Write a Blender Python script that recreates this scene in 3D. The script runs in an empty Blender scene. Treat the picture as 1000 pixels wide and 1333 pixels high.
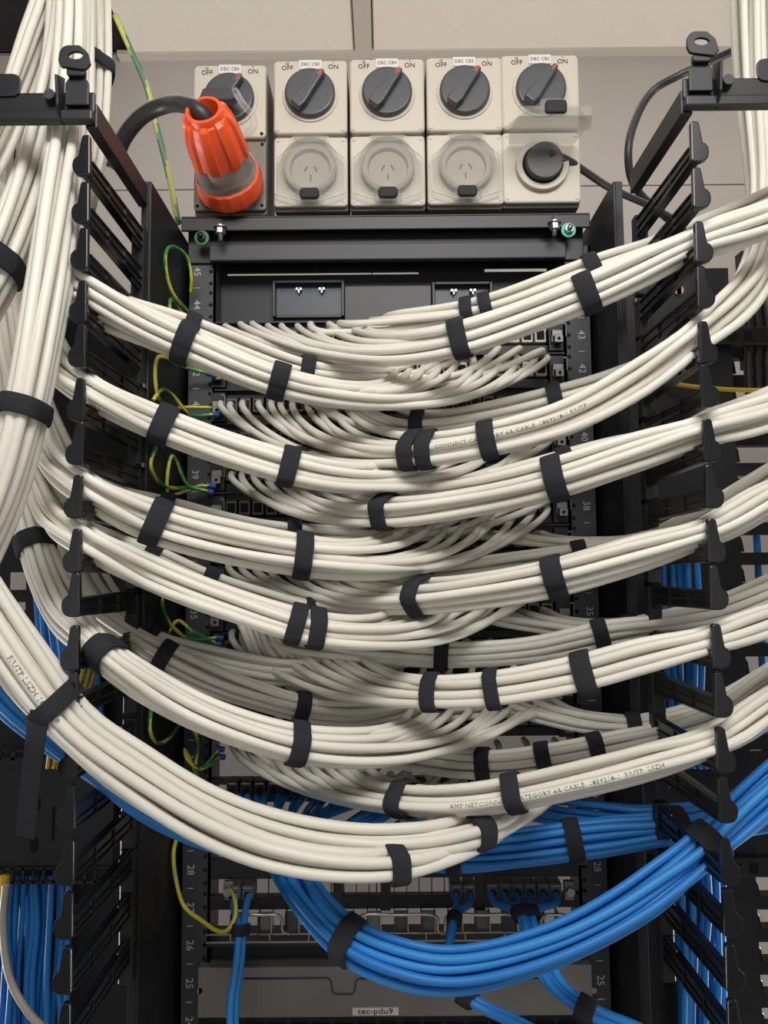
import bpy, bmesh, math, random
import numpy as np
from mathutils import Vector, Matrix
random.seed(7); RNG = np.random.default_rng(7)
S = bpy.context.scene; COL = S.collection
PI = math.pi
# ------------------------------------------------------------------ camera
F, PIT, ROLL, YAW = 1000.0, 0.0801, -0.0086, -0.0016
CAM = np.array([-0.0076, 0.0, 1.60])
def _axes():
    cy, sy = math.cos(YAW), math.sin(YAW)
    def inv(v):                       # view (x right, y fwd, z up, after pitch) -> world
        x, y, z = v
        c, s = math.cos(PIT), math.sin(PIT)
        y, z = c*y - s*z, s*y + c*z
        return np.array([cy*x + sy*y, -sy*x + cy*y, z])
    return inv
_inv = _axes()
def ray(px, py):
    a, b = px-500, py-666.5
    c, s = math.cos(ROLL), math.sin(ROLL)
    x = c*a + s*b; y = -s*a + c*b
    return _inv((x/F, 1.0, -y/F))
def W(px, py, Y):                     # world point at world depth Y
    d = ray(px, py); return CAM + d*(Y/d[1])
def WX(px, py, X):                    # world point on the plane x = X
    d = ray(px, py); return CAM + d*((X-CAM[0])/d[0])
XR = _inv((1, 0, 0)); YF = _inv((0, 1, 0)); ZU = _inv((0, 0, 1))
def PJ(p):
    v = np.asarray(p)-CAM; d = v@YF; x = F*(v@XR)/d; y = -F*(v@ZU)/d
    c, s = math.cos(ROLL), math.sin(ROLL)
    return 500+c*x-s*y, 666.5+s*x+c*y
cd = bpy.data.cameras.new('camera'); cam = bpy.data.objects.new('camera', cd); COL.objects.link(cam)
cr, sr = math.cos(ROLL), math.sin(ROLL)
right = _inv((cr, 0, sr*1.0)) ; up = _inv((-sr, 0, cr))
# check sign numerically: moving along 'right' must not change py
_p0 = CAM+YF; _e = PJ(_p0+right*0.01)[1]-PJ(_p0)[1]
if abs(_e) > 1e-3: right = _inv((cr, 0, -sr)); up = _inv((sr, 0, cr))
M = Matrix(((right[0], up[0], -YF[0], CAM[0]), (right[1], up[1], -YF[1], CAM[1]), (right[2], up[2], -YF[2], CAM[2]), (0, 0, 0, 1)))
cam.matrix_world = M
cd.sensor_fit = 'VERTICAL'; cd.sensor_height = 24; cd.lens = 24*F/1333; cd.clip_start = 0.02; cd.clip_end = 50
S.camera = cam
# ------------------------------------------------------------------ world, lights, exposure
w = bpy.data.worlds.new('room_light'); S.world = w; w.use_nodes = True
w.node_tree.nodes['Background'].inputs[0].default_value = (1.0, 0.965, 0.93, 1)
w.node_tree.nodes['Background'].inputs[1].default_value = 0.17
def area(name, loc, target, sx, sy, power, col=(1, .98, .955)):
    ld = bpy.data.lights.new(name, 'AREA'); ld.shape = 'RECTANGLE'; ld.size = sx; ld.size_y = sy; ld.energy = power; ld.color = col
    o = bpy.data.objects.new(name, ld); COL.objects.link(o); o.location = loc
    o.rotation_euler = (Vector(target)-Vector(loc)).to_track_quat('-Z', 'Y').to_euler()
    return o
area('ceiling_troffer', (0.10, -0.25, 2.50), (0.05, 0.80, 1.60), 0.95, 0.40, 15)
area('wall_fill_top', (0.0, 1.08, 2.52), (0.0, 1.50, 1.35), 2.4, 0.16, 3.2)  # added fill with no visible fixture, lifts the wall behind the rack
area('rear_wall_fill_left', (-2.0, 1.28, 0.70), (0.0, 1.50, 0.95), 0.25, 0.9, 26)  # added side fill, brightens the low wall seen through the rack
area('rear_wall_fill_right', (2.0, 1.28, 0.70), (0.0, 1.50, 0.95), 0.25, 0.9, 26)  # second added side fill, mirrored
area('front_fill', (0.0, -1.9, 1.5), (0.0, 1.4, 2.35), 2.6, 1.0, 9)  # added fill from behind the camera, mainly to lift the ceiling
S.view_settings.view_transform = 'Standard'; S.view_settings.look = 'None'
S.view_settings.gamma = 1; S.view_settings.use_curve_mapping = False; S.view_settings.exposure = 0.10

# ------------------------------------------------------------------ materials
def mat(name, col, rough=.5, metal=0, noise=0, nscale=200, bump=0, spec=.5, trans=0, col2=None, bscale=None):
    m = bpy.data.materials.new(name); m.use_nodes = True; nt = m.node_tree; b = nt.nodes['Principled BSDF']
    b.inputs['Base Color'].default_value = (*col, 1); b.inputs['Roughness'].default_value = rough; b.inputs['Metallic'].default_value = metal
    b.inputs['Specular IOR Level'].default_value = spec
    if trans: b.inputs['Transmission Weight'].default_value = trans
    tc = nt.nodes.new('ShaderNodeTexCoord')
    if noise or col2:
        n = nt.nodes.new('ShaderNodeTexNoise'); n.inputs['Scale'].default_value = nscale; n.inputs['Detail'].default_value = 4
        nt.links.new(tc.outputs['Object'], n.inputs['Vector'])
        mx = nt.nodes.new('ShaderNodeMix'); mx.data_type = 'RGBA'
        c2 = col2 or tuple(c*(1-noise) for c in col)
        mx.inputs[6].default_value = (*col, 1); mx.inputs[7].default_value = (*c2, 1)
        nt.links.new(n.outputs['Fac'], mx.inputs[0]); nt.links.new(mx.outputs[2], b.inputs['Base Color'])
    if bump:
        n2 = nt.nodes.new('ShaderNodeTexNoise'); n2.inputs['Scale'].default_value = bscale or nscale; n2.inputs['Detail'].default_value = 3
        nt.links.new(tc.outputs['Object'], n2.inputs['Vector'])
        bp = nt.nodes.new('ShaderNodeBump'); bp.inputs['Strength'].default_value = bump; bp.inputs['Distance'].default_value = .002
        nt.links.new(n2.outputs['Fac'], bp.inputs['Height']); nt.links.new(bp.outputs[0], b.inputs['Normal'])
    return m
def lin(r, g, b):
    f = lambda c: ((c/255+.055)/1.055)**2.4 if c > 10 else c/255/12.92
    return (f(r), f(g), f(b))
def jacket(name, col, var):
    m = mat(name, col, .42, spec=.35); nt = m.node_tree; b = nt.nodes['Principled BSDF']
    oi = nt.nodes.new('ShaderNodeObjectInfo'); mx = nt.nodes.new('ShaderNodeMix'); mx.data_type = 'RGBA'
    mx.inputs[6].default_value = (*col, 1); mx.inputs[7].default_value = (*var, 1)
    nt.links.new(oi.outputs['Random'], mx.inputs[0]); nt.links.new(mx.outputs[2], b.inputs['Base Color'])
    return m
M_CREAM = jacket('cream_jacket', lin(230, 227, 216), lin(220, 216, 203))
M_BLUE = jacket('blue_jacket', lin(54, 143, 218), lin(40, 122, 198))
M_YEL = jacket('yellow_jacket', lin(205, 170, 40), lin(190, 150, 30))
M_GREY = jacket('grey_jacket', lin(175, 168, 155), lin(160, 152, 140))
M_RUB = mat('black_rubber', lin(48, 48, 50), .42)
M_STRAP = mat('hook_and_loop_fabric', lin(66, 66, 72), .95, noise=.5, nscale=900, bump=.9, bscale=1400, spec=.15)
M_BLK = mat('black_powder_coat', lin(27, 28, 32), .4, noise=.15, nscale=60, bump=.12, bscale=1500)
M_BLK2 = mat('dark_steel', lin(18, 19, 26), .5, noise=.15, nscale=40)
M_RAIL = mat('grey_black_rail_steel', lin(58, 59, 64), .5, noise=.12, nscale=60)
M_PLAST = mat('black_glossy_plastic', lin(24, 24, 28), .25, noise=.12, nscale=80)
M_GPAN = mat('grey_painted_panel', lin(122, 119, 115), .5, noise=.1, nscale=30)
M_STEEL = mat('zinc_plated_steel', lin(170, 170, 166), .38, metal=.95)
M_BRKT = mat('dull_steel', lin(130, 130, 126), .5, metal=.8)
M_WIRE = mat('bright_wire', lin(190, 188, 182), .3, metal=.9)
M_WALL = mat('painted_wall_panel', lin(174, 166, 160), .8, noise=.05, nscale=15, bump=.25, bscale=500)
M_CEIL = mat('textured_ceiling_tile', lin(226, 217, 205), .9, noise=.04, nscale=20, bump=.6, bscale=260)
M_TBAR = mat('ceiling_grid_enamel', lin(186, 177, 166), .6)
M_SEAM = mat('panel_seam_shadow_gap', lin(90, 84, 80), .8)
M_FLOOR = mat('raised_floor_tile', lin(176, 172, 165), .5, noise=.2, nscale=12)
M_SOCK = mat('socket_beige_plastic', lin(196, 188, 172), .38)
M_SOCKG = mat('socket_grey_backbox', lin(120, 116, 108), .5)
M_DIAL = mat('dark_grey_dial', lin(66, 68, 72), .35)
M_RED = mat('red_mark', lin(205, 60, 45), .5)
M_INK = mat('black_ink', lin(25, 25, 28), .7)
M_PRINT = mat('grey_print_ink', lin(120, 116, 108), .7)
M_WINK = mat('pale_print', lin(180, 182, 186), .6)
M_LABEL = mat('white_label_tape', lin(214, 210, 204), .5)
M_ORG = mat('orange_plastic', lin(246, 92, 44), .4, noise=.06, nscale=60)
M_GRN = mat('green_wire', lin(46, 120, 60), .4)
M_YW = mat('yellow_wire', lin(205, 200, 70), .4)
M_GRN2 = mat('dark_green_sheath', lin(44, 92, 56), .45)
M_YW2 = mat('dull_yellow_sheath', lin(150, 150, 70), .45)
M_TEAL = mat('teal_washer', lin(60, 190, 165), .4)
M_BOOT = mat('blue_crimp_lug', lin(40, 80, 140), .4)
M_EDGE = mat('lid_edge_highlight', lin(205, 203, 198), .2)  # pale colour standing in for highlights along the clear lids
M_JACK = mat('frosted_jack_housing', lin(180, 176, 165), .35)
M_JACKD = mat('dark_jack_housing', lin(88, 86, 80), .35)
M_HOLE = mat('hole_darkness', lin(8, 8, 10), .9)
def clear_mat():
    m = bpy.data.materials.new('clear_polycarbonate'); m.use_nodes = True; nt = m.node_tree; nt.nodes.clear()
    o = nt.nodes.new('ShaderNodeOutputMaterial'); t = nt.nodes.new('ShaderNodeBsdfTransparent'); g = nt.nodes.new('ShaderNodeBsdfPrincipled')
    t.inputs[0].default_value = (.93, .93, .92, 1); g.inputs['Base Color'].default_value = (.75, .74, .72, 1); g.inputs['Roughness'].default_value = .08
    fr = nt.nodes.new('ShaderNodeLayerWeight'); fr.inputs[0].default_value = .45
    mr = nt.nodes.new('ShaderNodeMapRange'); mr.inputs[3].default_value = .03; mr.inputs[4].default_value = .5
    mx = nt.nodes.new('ShaderNodeMixShader')
    nt.links.new(fr.outputs['Facing'], mr.inputs[0]); nt.links.new(mr.outputs[0], mx.inputs[0])
    nt.links.new(t.outputs[0], mx.inputs[1]); nt.links.new(g.outputs[0], mx.inputs[2]); nt.links.new(mx.outputs[0], o.inputs[0])
    return m
M_CLEAR = clear_mat()

# ------------------------------------------------------------------ mesh helpers
class MB:
    def __init__(s): s.v = []; s.f = []; s.m = []
    def add(s, v, f, mi=0):
        n = len(s.v); s.v += [tuple(p) for p in v]; s.f += [tuple(i+n for i in q) for q in f]
        s.m += ([mi]*len(f) if isinstance(mi, int) else list(mi)); return s
    def box(s, x0, x1, y0, y1, z0, z1, mi=0):
        v = [(x, y, z) for x in (x0, x1) for y in (y0, y1) for z in (z0, z1)]
        return s.add(v, [(0, 1, 3, 2), (4, 6, 7, 5), (0, 4, 5, 1), (2, 3, 7, 6), (0, 2, 6, 4), (1, 5, 7, 3)], mi)
    def prism(s, poly, ax, a0, a1, mi=0):     # poly in the two other axes, extruded along ax
        n = len(poly)
        def p(u, v, a): return {0: (a, u, v), 1: (u, a, v), 2: (u, v, a)}[ax]
        v = [p(u, q, a0) for u, q in poly]+[p(u, q, a1) for u, q in poly]
        f = [tuple(range(n))[::-1], tuple(range(n, 2*n))]+[(i, (i+1) % n, n+(i+1) % n, n+i) for i in range(n)]
        return s.add(v, f, mi)
    def tube(s, pts, r, sides=10, mi=0, split=None, caps=True):
        pts = np.asarray(pts, float); N = len(pts)
        T = np.gradient(pts, axis=0); T /= np.linalg.norm(T, axis=1)[:, None]+1e-12
        a = np.array([0, 0, 1.]) if abs(T[0][2]) < .9 else np.array([0, 1., 0])
        n1 = np.cross(T[0], a); n1 /= np.linalg.norm(n1)
        ang = np.linspace(0, 2*PI, sides, endpoint=False); V = []
        for i in range(N):
            n1 = n1-T[i]*(n1@T[i]); n1 /= np.linalg.norm(n1); n2 = np.cross(T[i], n1)
            rr = r[i] if hasattr(r, '__len__') else r
            V.append(pts[i]+rr*(np.cos(ang)[:, None]*n1+np.sin(ang)[:, None]*n2))
        V = np.concatenate(V); f = []; mi_l = []
        for i in range(N-1):
            for k in range(sides):
                k2 = (k+1) % sides
                f.append((i*sides+k, i*sides+k2, (i+1)*sides+k2, (i+1)*sides+k))
                mi_l.append(mi if split is None else (1 if (k-int(i*split)) % sides < sides*.42 else 0))
        if caps:
            f.append(tuple(range(sides))[::-1]); f.append(tuple((N-1)*sides+k for k in range(sides))); mi_l += [mi, mi]
        return s.add(V, f, mi_l)
    def cyl(s, p0, p1, r, sides=16, mi=0, r1=None):
        return s.tube(np.array([p0, p1], float), [r, r if r1 is None else r1], sides, mi)
    def build(s, name, m, parent=None, smooth=False, bevel=0, seg=2, angle=None):
        me = bpy.data.meshes.new(name); me.from_pydata(s.v, [], s.f)
        for x in (m if isinstance(m, (list, tuple)) else [m]): me.materials.append(x)
        me.polygons.foreach_set('material_index', s.m)
        if smooth: me.polygons.foreach_set('use_smooth', [True]*len(me.polygons))
        me.update()
        bm = bmesh.new(); bm.from_mesh(me); bmesh.ops.recalc_face_normals(bm, faces=bm.faces); bm.to_mesh(me); bm.free()
        o = bpy.data.objects.new(name, me); COL.objects.link(o)
        if parent is not None:
            o.parent = parent; o.location = -parent.location if parent.type == 'EMPTY' and parent.parent is None else (0, 0, 0)
        if bevel:
            b = o.modifiers.new('bevel', 'BEVEL'); b.width = bevel; b.segments = seg; b.limit_method = 'ANGLE'
        if angle:
            try: me.set_sharp_from_angle(angle=angle)
            except Exception: pass
        return o
def tag(o, label=None, cat=None, group=None, kind=None):
    if label: o['label'] = label
    if cat: o['category'] = cat
    if group: o['group'] = group
    if kind: o['kind'] = kind
    return o
def thing(name, label, cat, loc=(0, 0, 0), group=None):
    o = bpy.data.objects.new(name, None); o.empty_display_size = .05; COL.objects.link(o); o.location = Vector([float(c) for c in loc]); return tag(o, label, cat, group)
def text_obj(txt, size, m, matrix, parent, name='lettering', ext=.0002, align='CENTER', sx=1):
    cu = bpy.data.curves.new('t', 'FONT'); cu.body = txt; cu.size = size; cu.extrude = ext; cu.align_x = align; cu.align_y = 'CENTER'; cu.resolution_u = 2
    to = bpy.data.objects.new('t', cu); COL.objects.link(to)
    dg = bpy.context.evaluated_depsgraph_get(); me = bpy.data.meshes.new_from_object(to.evaluated_get(dg))
    bpy.data.objects.remove(to); bpy.data.curves.remove(cu)
    me.transform(matrix @ Matrix.Diagonal((sx, 1, 1, 1)))
    me.materials.clear(); me.materials.append(m)
    o = bpy.data.objects.new(name, me); COL.objects.link(o)
    if parent is not None:
        o.parent = parent; o.location = -parent.location if parent.type == 'EMPTY' and parent.parent is None else (0, 0, 0)
    return o
def FR(x, y, z, rz=0):   # text matrix: upright facing -Y at the point, rolled by rz
    return Matrix.Translation((x, y, z)) @ Matrix.Rotation(PI/2, 4, 'X') @ Matrix.Rotation(rz, 4, 'Z')
def circ(cx, cz, r, n=24, a0=0, a1=2*PI): return [(cx+r*math.cos(a0+(a1-a0)*i/n), cz+r*math.sin(a0+(a1-a0)*i/n)) for i in range(n)]
def rrect(x0, x1, z0, z1, r, n=4):
    out = []
    for cx, cz, a in ((x1-r, z1-r, 0), (x0+r, z1-r, PI/2), (x0+r, z0+r, PI), (x1-r, z0+r, 1.5*PI)):
        out += [(cx+r*math.cos(a+PI/2*i/n), cz+r*math.sin(a+PI/2*i/n)) for i in range(n+1)]
    return out
def spline(P, N):
    P = np.asarray(P, float)
    P = np.vstack([2*P[0]-P[1], P, 2*P[-1]-P[-2]]); out = []
    for i in range(1, len(P)-2):
        p0, p1, p2, p3 = P[i-1:i+3]
        d = [max(np.linalg.norm(b-a), 1e-6)**.5 for a, b in ((p0, p1), (p1, p2), (p2, p3))]
        t0 = 0; t1 = d[0]; t2 = t1+d[1]; t3 = t2+d[2]
        for t in np.linspace(t1, t2, 24, endpoint=(i == len(P)-3)):
            A1 = (t1-t)/(t1-t0)*p0+(t-t0)/(t1-t0)*p1; A2 = (t2-t)/(t2-t1)*p1+(t-t1)/(t2-t1)*p2; A3 = (t3-t)/(t3-t2)*p2+(t-t2)/(t3-t2)*p3
            B1 = (t2-t)/(t2-t0)*A1+(t-t0)/(t2-t0)*A2; B2 = (t3-t)/(t3-t1)*A2+(t-t1)/(t3-t1)*A3
            out.append((t2-t)/(t2-t1)*B1+(t-t1)/(t2-t1)*B2)
    return resample(np.array(out), N)
def resample(Q, N):
    s = np.concatenate([[0], np.cumsum(np.linalg.norm(np.diff(Q, axis=0), axis=1))]); t = np.linspace(0, s[-1], N)
    return np.stack([np.interp(t, s, Q[:, k]) for k in range(3)], 1)

# ------------------------------------------------------------------ room shell
YW = 1.50
zc = W(300, 78, YW)[2]
mb = MB()
seamz1 = W(740, 242, YW)[2]; rows = [0, .5, 1.05, seamz1-.6, seamz1, zc-.03]
wall = MB().box(-2.4, 2.4, YW+.012, YW+.08, 0, zc+.05).build('wall_back', M_SEAM); tag(wall, kind='structure')
xs = [-2.4, -1.20, -.03, 1.17, 2.4]
zz = [0.0, seamz1-1.2, seamz1-.6, seamz1, W(900, 62, YW)[2], zc+.02]
for i in range(4):
    for j in range(len(zz)-1):
        MB().box(xs[i]+.0008, xs[i+1]-.0008, YW, YW+.012, zz[j]+.0008, zz[j+1]-.0008).build('wall_panel', M_WALL, wall, bevel=.0015, seg=1)
ce = MB().box(-2.4, 2.4, -2.0, YW+.08, zc+.03, zc+.09).build('ceiling', M_SEAM); tag(ce, kind='structure')
xt = W(472, 40, YW-.1)[0]
yl = [YW-.006, YW-.60-.024, YW-1.2-.024, YW-1.8-.024, -2.0]
xl = [xt-1.2, xt-.6-.0, xt, xt+.6, xt+1.2, xt+1.8]
xL = float(W(176, 78, YW)[0]); xl = [xL-.019, xt, xt+1.2]
MB().box(-2.4, xL-.004, -2.0, YW, zc+.022, zc+.029).build('ceiling_void', M_HOLE, ce)
for i in range(len(xl)-1):
    for j in range(4):
        MB().box(xl[i]+.019, xl[i+1]-.019, yl[j+1]+.012, yl[j]-.012, zc+.004, zc+.02).build('ceiling_tile', M_CEIL, ce, bevel=.003, seg=1)
for x in xl[1:]: MB().box(x-.017, x+.017, -2, YW, zc, zc+.008).build('ceiling_tee', M_TBAR, ce)
for y in yl[1:4]: MB().box(xL, 2.4, y-.012, y+.012, zc+.0005, zc+.007).build('ceiling_tee', M_TBAR, ce)
MB().box(xL-.03, 2.4, YW-.022, YW, zc-.001, zc+.008).build('wall_angle', M_TBAR, ce)
fl = MB().box(-2.4, 2.4, -2.0, YW+.08, -.05, 0).build('floor', M_FLOOR); tag(fl, kind='structure')

# ------------------------------------------------------------------ rack frame
YR = .975; UH = .04445
ZU45 = 1.60+.3952
def zU(u): return ZU45+(u-45)*UH
rack = thing('equipment_rack', 'black open-frame equipment rack with numbered mounting rails in the centre', 'rack', (0, YR, 0))
ztop = W(500, 322, YR)[2]
for sgn in (-1, 1):
    x0, x1 = (.2265, .2635) if sgn > 0 else (-.2635, -.2265)
    r = MB().box(x0, x1, YR, YR+.003, .05, ztop).box(x0 if sgn > 0 else x1-.003, x0+.003 if sgn > 0 else x1, YR, YR+.05, .05, ztop).box(x1-.003 if sgn > 0 else x0, x1 if sgn > 0 else x0+.003, YR, YR+.05, .05, ztop)
    ro = r.build('mounting_rail', M_RAIL, rack)
    h = MB()
    for u in range(24, 46):
        for k in (-.0159, 0, .0159):
            xx = x0+.006 if sgn > 0 else x1-.006
            h.prism(circ(xx, zU(u)+k, .0026, 8), 1, YR-.0004, YR+.001)
    ho = h.build('rail_holes', M_HOLE, ro); tag(ho, kind='stuff')
    for u in range(24, 46):
        text_obj(str(u), .0125, M_WINK, FR(x0+.022 if sgn > 0 else x1-.024, YR-.0005, zU(u), -PI/2), ro, 'unit_number', sx=1)
        MB().box(*( (x0+.018, x0+.026) if sgn > 0 else (x1-.028, x1-.020)), YR-.0006, YR, zU(u)+.0222, zU(u)+.0230).build('unit_tick', M_WINK, ro)
# top beam: angle profile with upper shelf
zA = W(500, 282, YR-.02)[2]; zB = W(500, 300, YR-.02)[2]; zC = W(500, 322, YR)[2]; zD = W(500, 336, YR-.015)[2]
tb = MB().box(-.266, .258, YR-.024, YR+.10, zA-.003, zA+.001).box(-.266, .258, YR-.024, YR-.020, zB, zA)
tb.box(-.262, .254, YR-.004, YR, zD, zA-.003)
tb.build('top_beam', M_BLK, rack, bevel=.001)
MB().box(-.232, .229, YR-.014, YR-.006, zD-.001, zC).build('lower_lip', M_RAIL, rack, bevel=.0015)
def bolt(px, py, Y, R, m, parent, nm='bolt', washer=None, down=False):
    p = W(px, py, Y)
    if down:
        MB().cyl((p[0], Y, p[2]-.014), (p[0], Y, p[2]+.012), R*.5, 12).build(nm, m, parent, smooth=True)
        n = MB(); n.prism([(p[0]+R*math.cos(a), Y+R*math.sin(a)) for a in [i*PI/3 for i in range(6)]], 2, p[2]-.006, p[2]+.002); n.build('hex_nut', m, parent, bevel=.0005)
        n = MB(); n.prism([(p[0]+R*1.35*math.cos(a), Y+R*1.35*math.sin(a)) for a in [i*PI/8 for i in range(16)]], 2, p[2]+.002, p[2]+.0035); n.build('washer', m, parent)
    else:
        if washer: MB().prism(circ(p[0], p[2], R*1.5, 20), 1, Y-.0015, Y+.001).build('lock_washer', washer, parent)
        MB().prism(circ(p[0], p[2], R, 6, .3, .3+2*PI), 1, Y-.007, Y-.001).build(nm, m, parent, bevel=.0007)
        MB().cyl((p[0], Y-.012, p[2]), (p[0], Y-.006, p[2]), R*.55, 12).build('bolt_shank', m, parent, smooth=True)
bolt(287, 299, YR-.035, .0065, M_STEEL, rack, down=True); bolt(722, 293, YR-.035, .0065, M_STEEL, rack, down=True)
bolt(740, 300, YR-.026, .0062, M_STEEL, rack, washer=M_TEAL); bolt(263, 310, YR-.026, .0062, M_BLK, rack, washer=M_GRN)
# side plates
for sgn in (-1, 1):
    pf = WX(191 if sgn < 0 else 804, 236, .2724*sgn)
    pb = YR
    zb = WX(245 if sgn < 0 else 758, 303 if sgn < 0 else 288, .2724*sgn)
    xa, xb = sorted((.2700*sgn, .2670*sgn)); pb = 1.10
    pl = MB().prism([(pf[1], .05), (pb, .05), (pb, pf[2]), (pf[1], pf[2])], 0, xa, xb)
    xa, xb = sorted((.2700*sgn, .2780*sgn)); pl.box(xa, xb, pf[1], pf[1]+.003, .05, pf[2])
    pl.build('side_plate', M_BLK2, rack, bevel=.0006)
    for k in range(9):
        h = MB(); z = pf[2]-.12-k*.13; q = .0003
        x = .2670*sgn
        xa, xb = sorted((x, x-q*sgn))
        h.prism([(pf[1]+.05, z), (pf[1]+.075, z-.012), (pf[1]+.075, z-.055), (pf[1]+.05, z-.045)], 0, xa, xb)
        h.build('cutout', M_HOLE, rack)
YF0 = float(WX(191, 236, -.2724)[1])
# upper blanking plates with light slots (U45-44)
def plate_with_slots(z0, z1, Yp, slots, name, m, xa=-.228, xb=.227):
    mb = MB(); zs = sorted({z0, z1}|{s[2] for s in slots}|{s[3] for s in slots})
    for a, b in zip(zs[:-1], zs[1:]):
        cut = sorted((s[0], s[1]) for s in slots if s[2] <= a+1e-6 and s[3] >= b-1e-6); x = xa
        for c0, c1 in cut:
            if c0 > x: mb.box(x, c0, Yp, Yp+.002, a, b)
            x = c1
        if x < xb: mb.box(x, xb, Yp, Yp+.002, a, b)
    return mb.build(name, m, rack)
YP = 1.01
def sl(px0, px1, py0, py1, Y=YP):
    a = W(px0, py1, Y); b = W(px1, py0, Y); return (a[0], b[0], a[2], b[2])
za = W(500, 430, YP)[2]; zb_ = W(500, 330, YP)[2]+.03
plate_with_slots(za, zb_, YP, [sl(296, 545, 354, 359), sl(631, 712, 349, 354)], 'blanking_plate', M_BLK2)
for a, b, c, d in ((360, 445, 372, 412), (566, 636, 374, 402)):
    q = sl(a, b, c, d); f = MB(); t = .004
    f.box(q[0], q[1], YP-.012, YP, q[3], q[3]+t).box(q[0], q[1], YP-.006, YP, q[2]-t, q[2]).box(q[0]-t, q[0], YP-.012, YP, q[2]-t, q[3]+t).box(q[1], q[1]+t, YP-.012, YP, q[2]-t, q[3]+t)
    f.build('recess_frame', M_BLK, rack, bevel=.0008)
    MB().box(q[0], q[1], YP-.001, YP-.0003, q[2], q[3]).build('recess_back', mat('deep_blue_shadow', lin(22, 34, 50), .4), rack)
    for k in (.35, .7): x = q[0]+(q[1]-q[0])*k; MB().box(x-.004, x+.004, YP-.008, YP-.001, q[3]-.008, q[3]-.005).box(x-.001, x+.001, YP-.008, YP-.001, q[3]-.012, q[3]-.005).build('clip', M_STEEL, rack)
MB().box(W(449, 380, YP)[0], W(561, 380, YP)[0], YP-.010, YP, za, W(500, 375, YP)[2]).build('cover_flap', M_BLK, rack, bevel=.001)

# ------------------------------------------------------------------ patch panels
def patch_panel(u, label, jm=M_JACK, style=0, skip=()):
    z = zU(u)
    t = thing('patch_bay', label, 'patch panel', (0, YR, z), 'patch panels between the rails')
    MB().box(-.2415+.015, .2415-.015, YR+.008, YR+.011, z+.012, z+.0215).box(-.2265, .2265, YR-.001, YR+.030, z+.0195, z+.0215).build('upper_bar', M_BLK2, t)
    MB().box(-.2265, .2265, YR+.008, YR+.011, z-.0215, z-.011).build('lower_bar', M_BLK2, t)
    if style == 0: MB().box(-.2265, .2265, YR+.050, YR+.053, z-.022, z+.022).build('circuit_board', M_BLK2, t)
    proto = None
    for k in range(24):
        if k in skip: continue
        x = -.205+k*.0172+(.006 if k >= 12 else 0)
        if proto is None:
            b = MB(); b.box(-.0072, .0072, -.012, .012, -.0095, .0095, 0); b.box(-.0050, .0050, -.0135, -.0119, -.0060, .0060, 1)
            o = b.build('jack', [jm, M_HOLE], t, bevel=.0008, seg=1); proto = o
        else:
            o = proto.copy(); COL.objects.link(o)
        o.location = Vector((x, YR+.016, z+.0015))-t.location; 
    for sgn in (-1, 1):     # grounding bracket with a square nut
        x = .2180*sgn
        br = MB().box(x-.010, x+.004, YR-.010, YR-.008, z-.004, z+.004).box(x-.010, x-.0085, YR-.01, YR+.01, z-.012, z+.004)
        br.box(x+.003, x+.0085, YR-.014, YR-.012, z+.010, z+.012).box(x+.0070, x+.0085, YR-.014, YR-.012, z-.006, z+.012)
        bo = br.build('bracket', M_BRKT, t, bevel=.0004, seg=1)
        MB().box(x-.0075, x+.0035, YR-.016, YR-.010, z-.014, z-.004).build('square_nut', M_BRKT, t, bevel=.0006, seg=1)
        MB().cyl((x-.002, YR-.0166, z-.009), (x-.002, YR-.0155, z-.009), .0022, 10).build('nut_bore', M_HOLE, t)
        MB().box(x-.012, x+.006, YR-.004, YR+.01, z-.021, z+.016).build('end_plate', M_BLK2, t)
    return t
ords = {43: 'topmost', 42: 'second', 41: 'third', 40: 'fourth', 39: 'fifth', 38: 'sixth', 37: 'seventh', 36: 'eighth', 35: 'ninth', 34: 'tenth', 33: 'eleventh', 32: 'twelfth'}
for u in range(43, 31, -1):
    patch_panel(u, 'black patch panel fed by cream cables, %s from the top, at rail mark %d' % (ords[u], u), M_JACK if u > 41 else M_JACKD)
# U31 / U28 see-through panels
def open_panel(z, label, jacks, jm, bars):
    t = thing('patch_bay', label, 'patch panel', (0, YR, z))
    for i, (a, b) in enumerate(bars): MB().box(-.2265, .2265, YR, YR+.012, b, a).build('cross_bar', M_BLK, t, bevel=.0006, seg=1)
    proto = None
    for px, py in jacks:
        q = W(px, py, YR)
        b = MB().box(q[0]-.0073, q[0]+.0073, YR-.012, YR+.012, q[2]-.0005, q[2]+.0155, 0)
        b.box(q[0]-.0055, q[0]+.0055, YR-.013, YR-.0119, q[2]+.0115, q[2]+.0135, 1)
        b.build('jack', [jm, M_STEEL], t, bevel=.001, seg=1)
        MB().cyl((q[0], YR-.0135, q[2]+.004), (q[0], YR-.010, q[2]+.004), .0046, 14).build('cable_entry', M_HOLE, t)
    return t
zz_ = lambda py, Y=YR: W(500, py, Y)[2]
p31 = open_panel(zU(31), 'black open patch panel with blue cables below the lowest cream rows', [(305+i*17.5, 1030) for i in range(24)], M_BLK2, [(zz_(1012), zz_(1020)), (zz_(1030), zz_(1043))])
blue_jacks = [(308, 1165), (325, 1165), (593, 1163), (610, 1163), (640, 1162), (656, 1162), (672, 1162), (688, 1162), (705, 1162), (721, 1162)]
p28 = open_panel(zU(28), 'black see-through patch panel near the bottom with ten jacks holding blue cables', blue_jacks, M_JACKD, [(zz_(1118), zz_(1143)), (zz_(1166), zz_(1183))])
for i in range(26):
    x = W(300+i*16.4, 1155, YR)[0]; MB().box(x-.0006, x+.0006, YR+.002, YR+.006, zz_(1168), zz_(1142)).build('slot_divider', M_BLK, p28)
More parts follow.
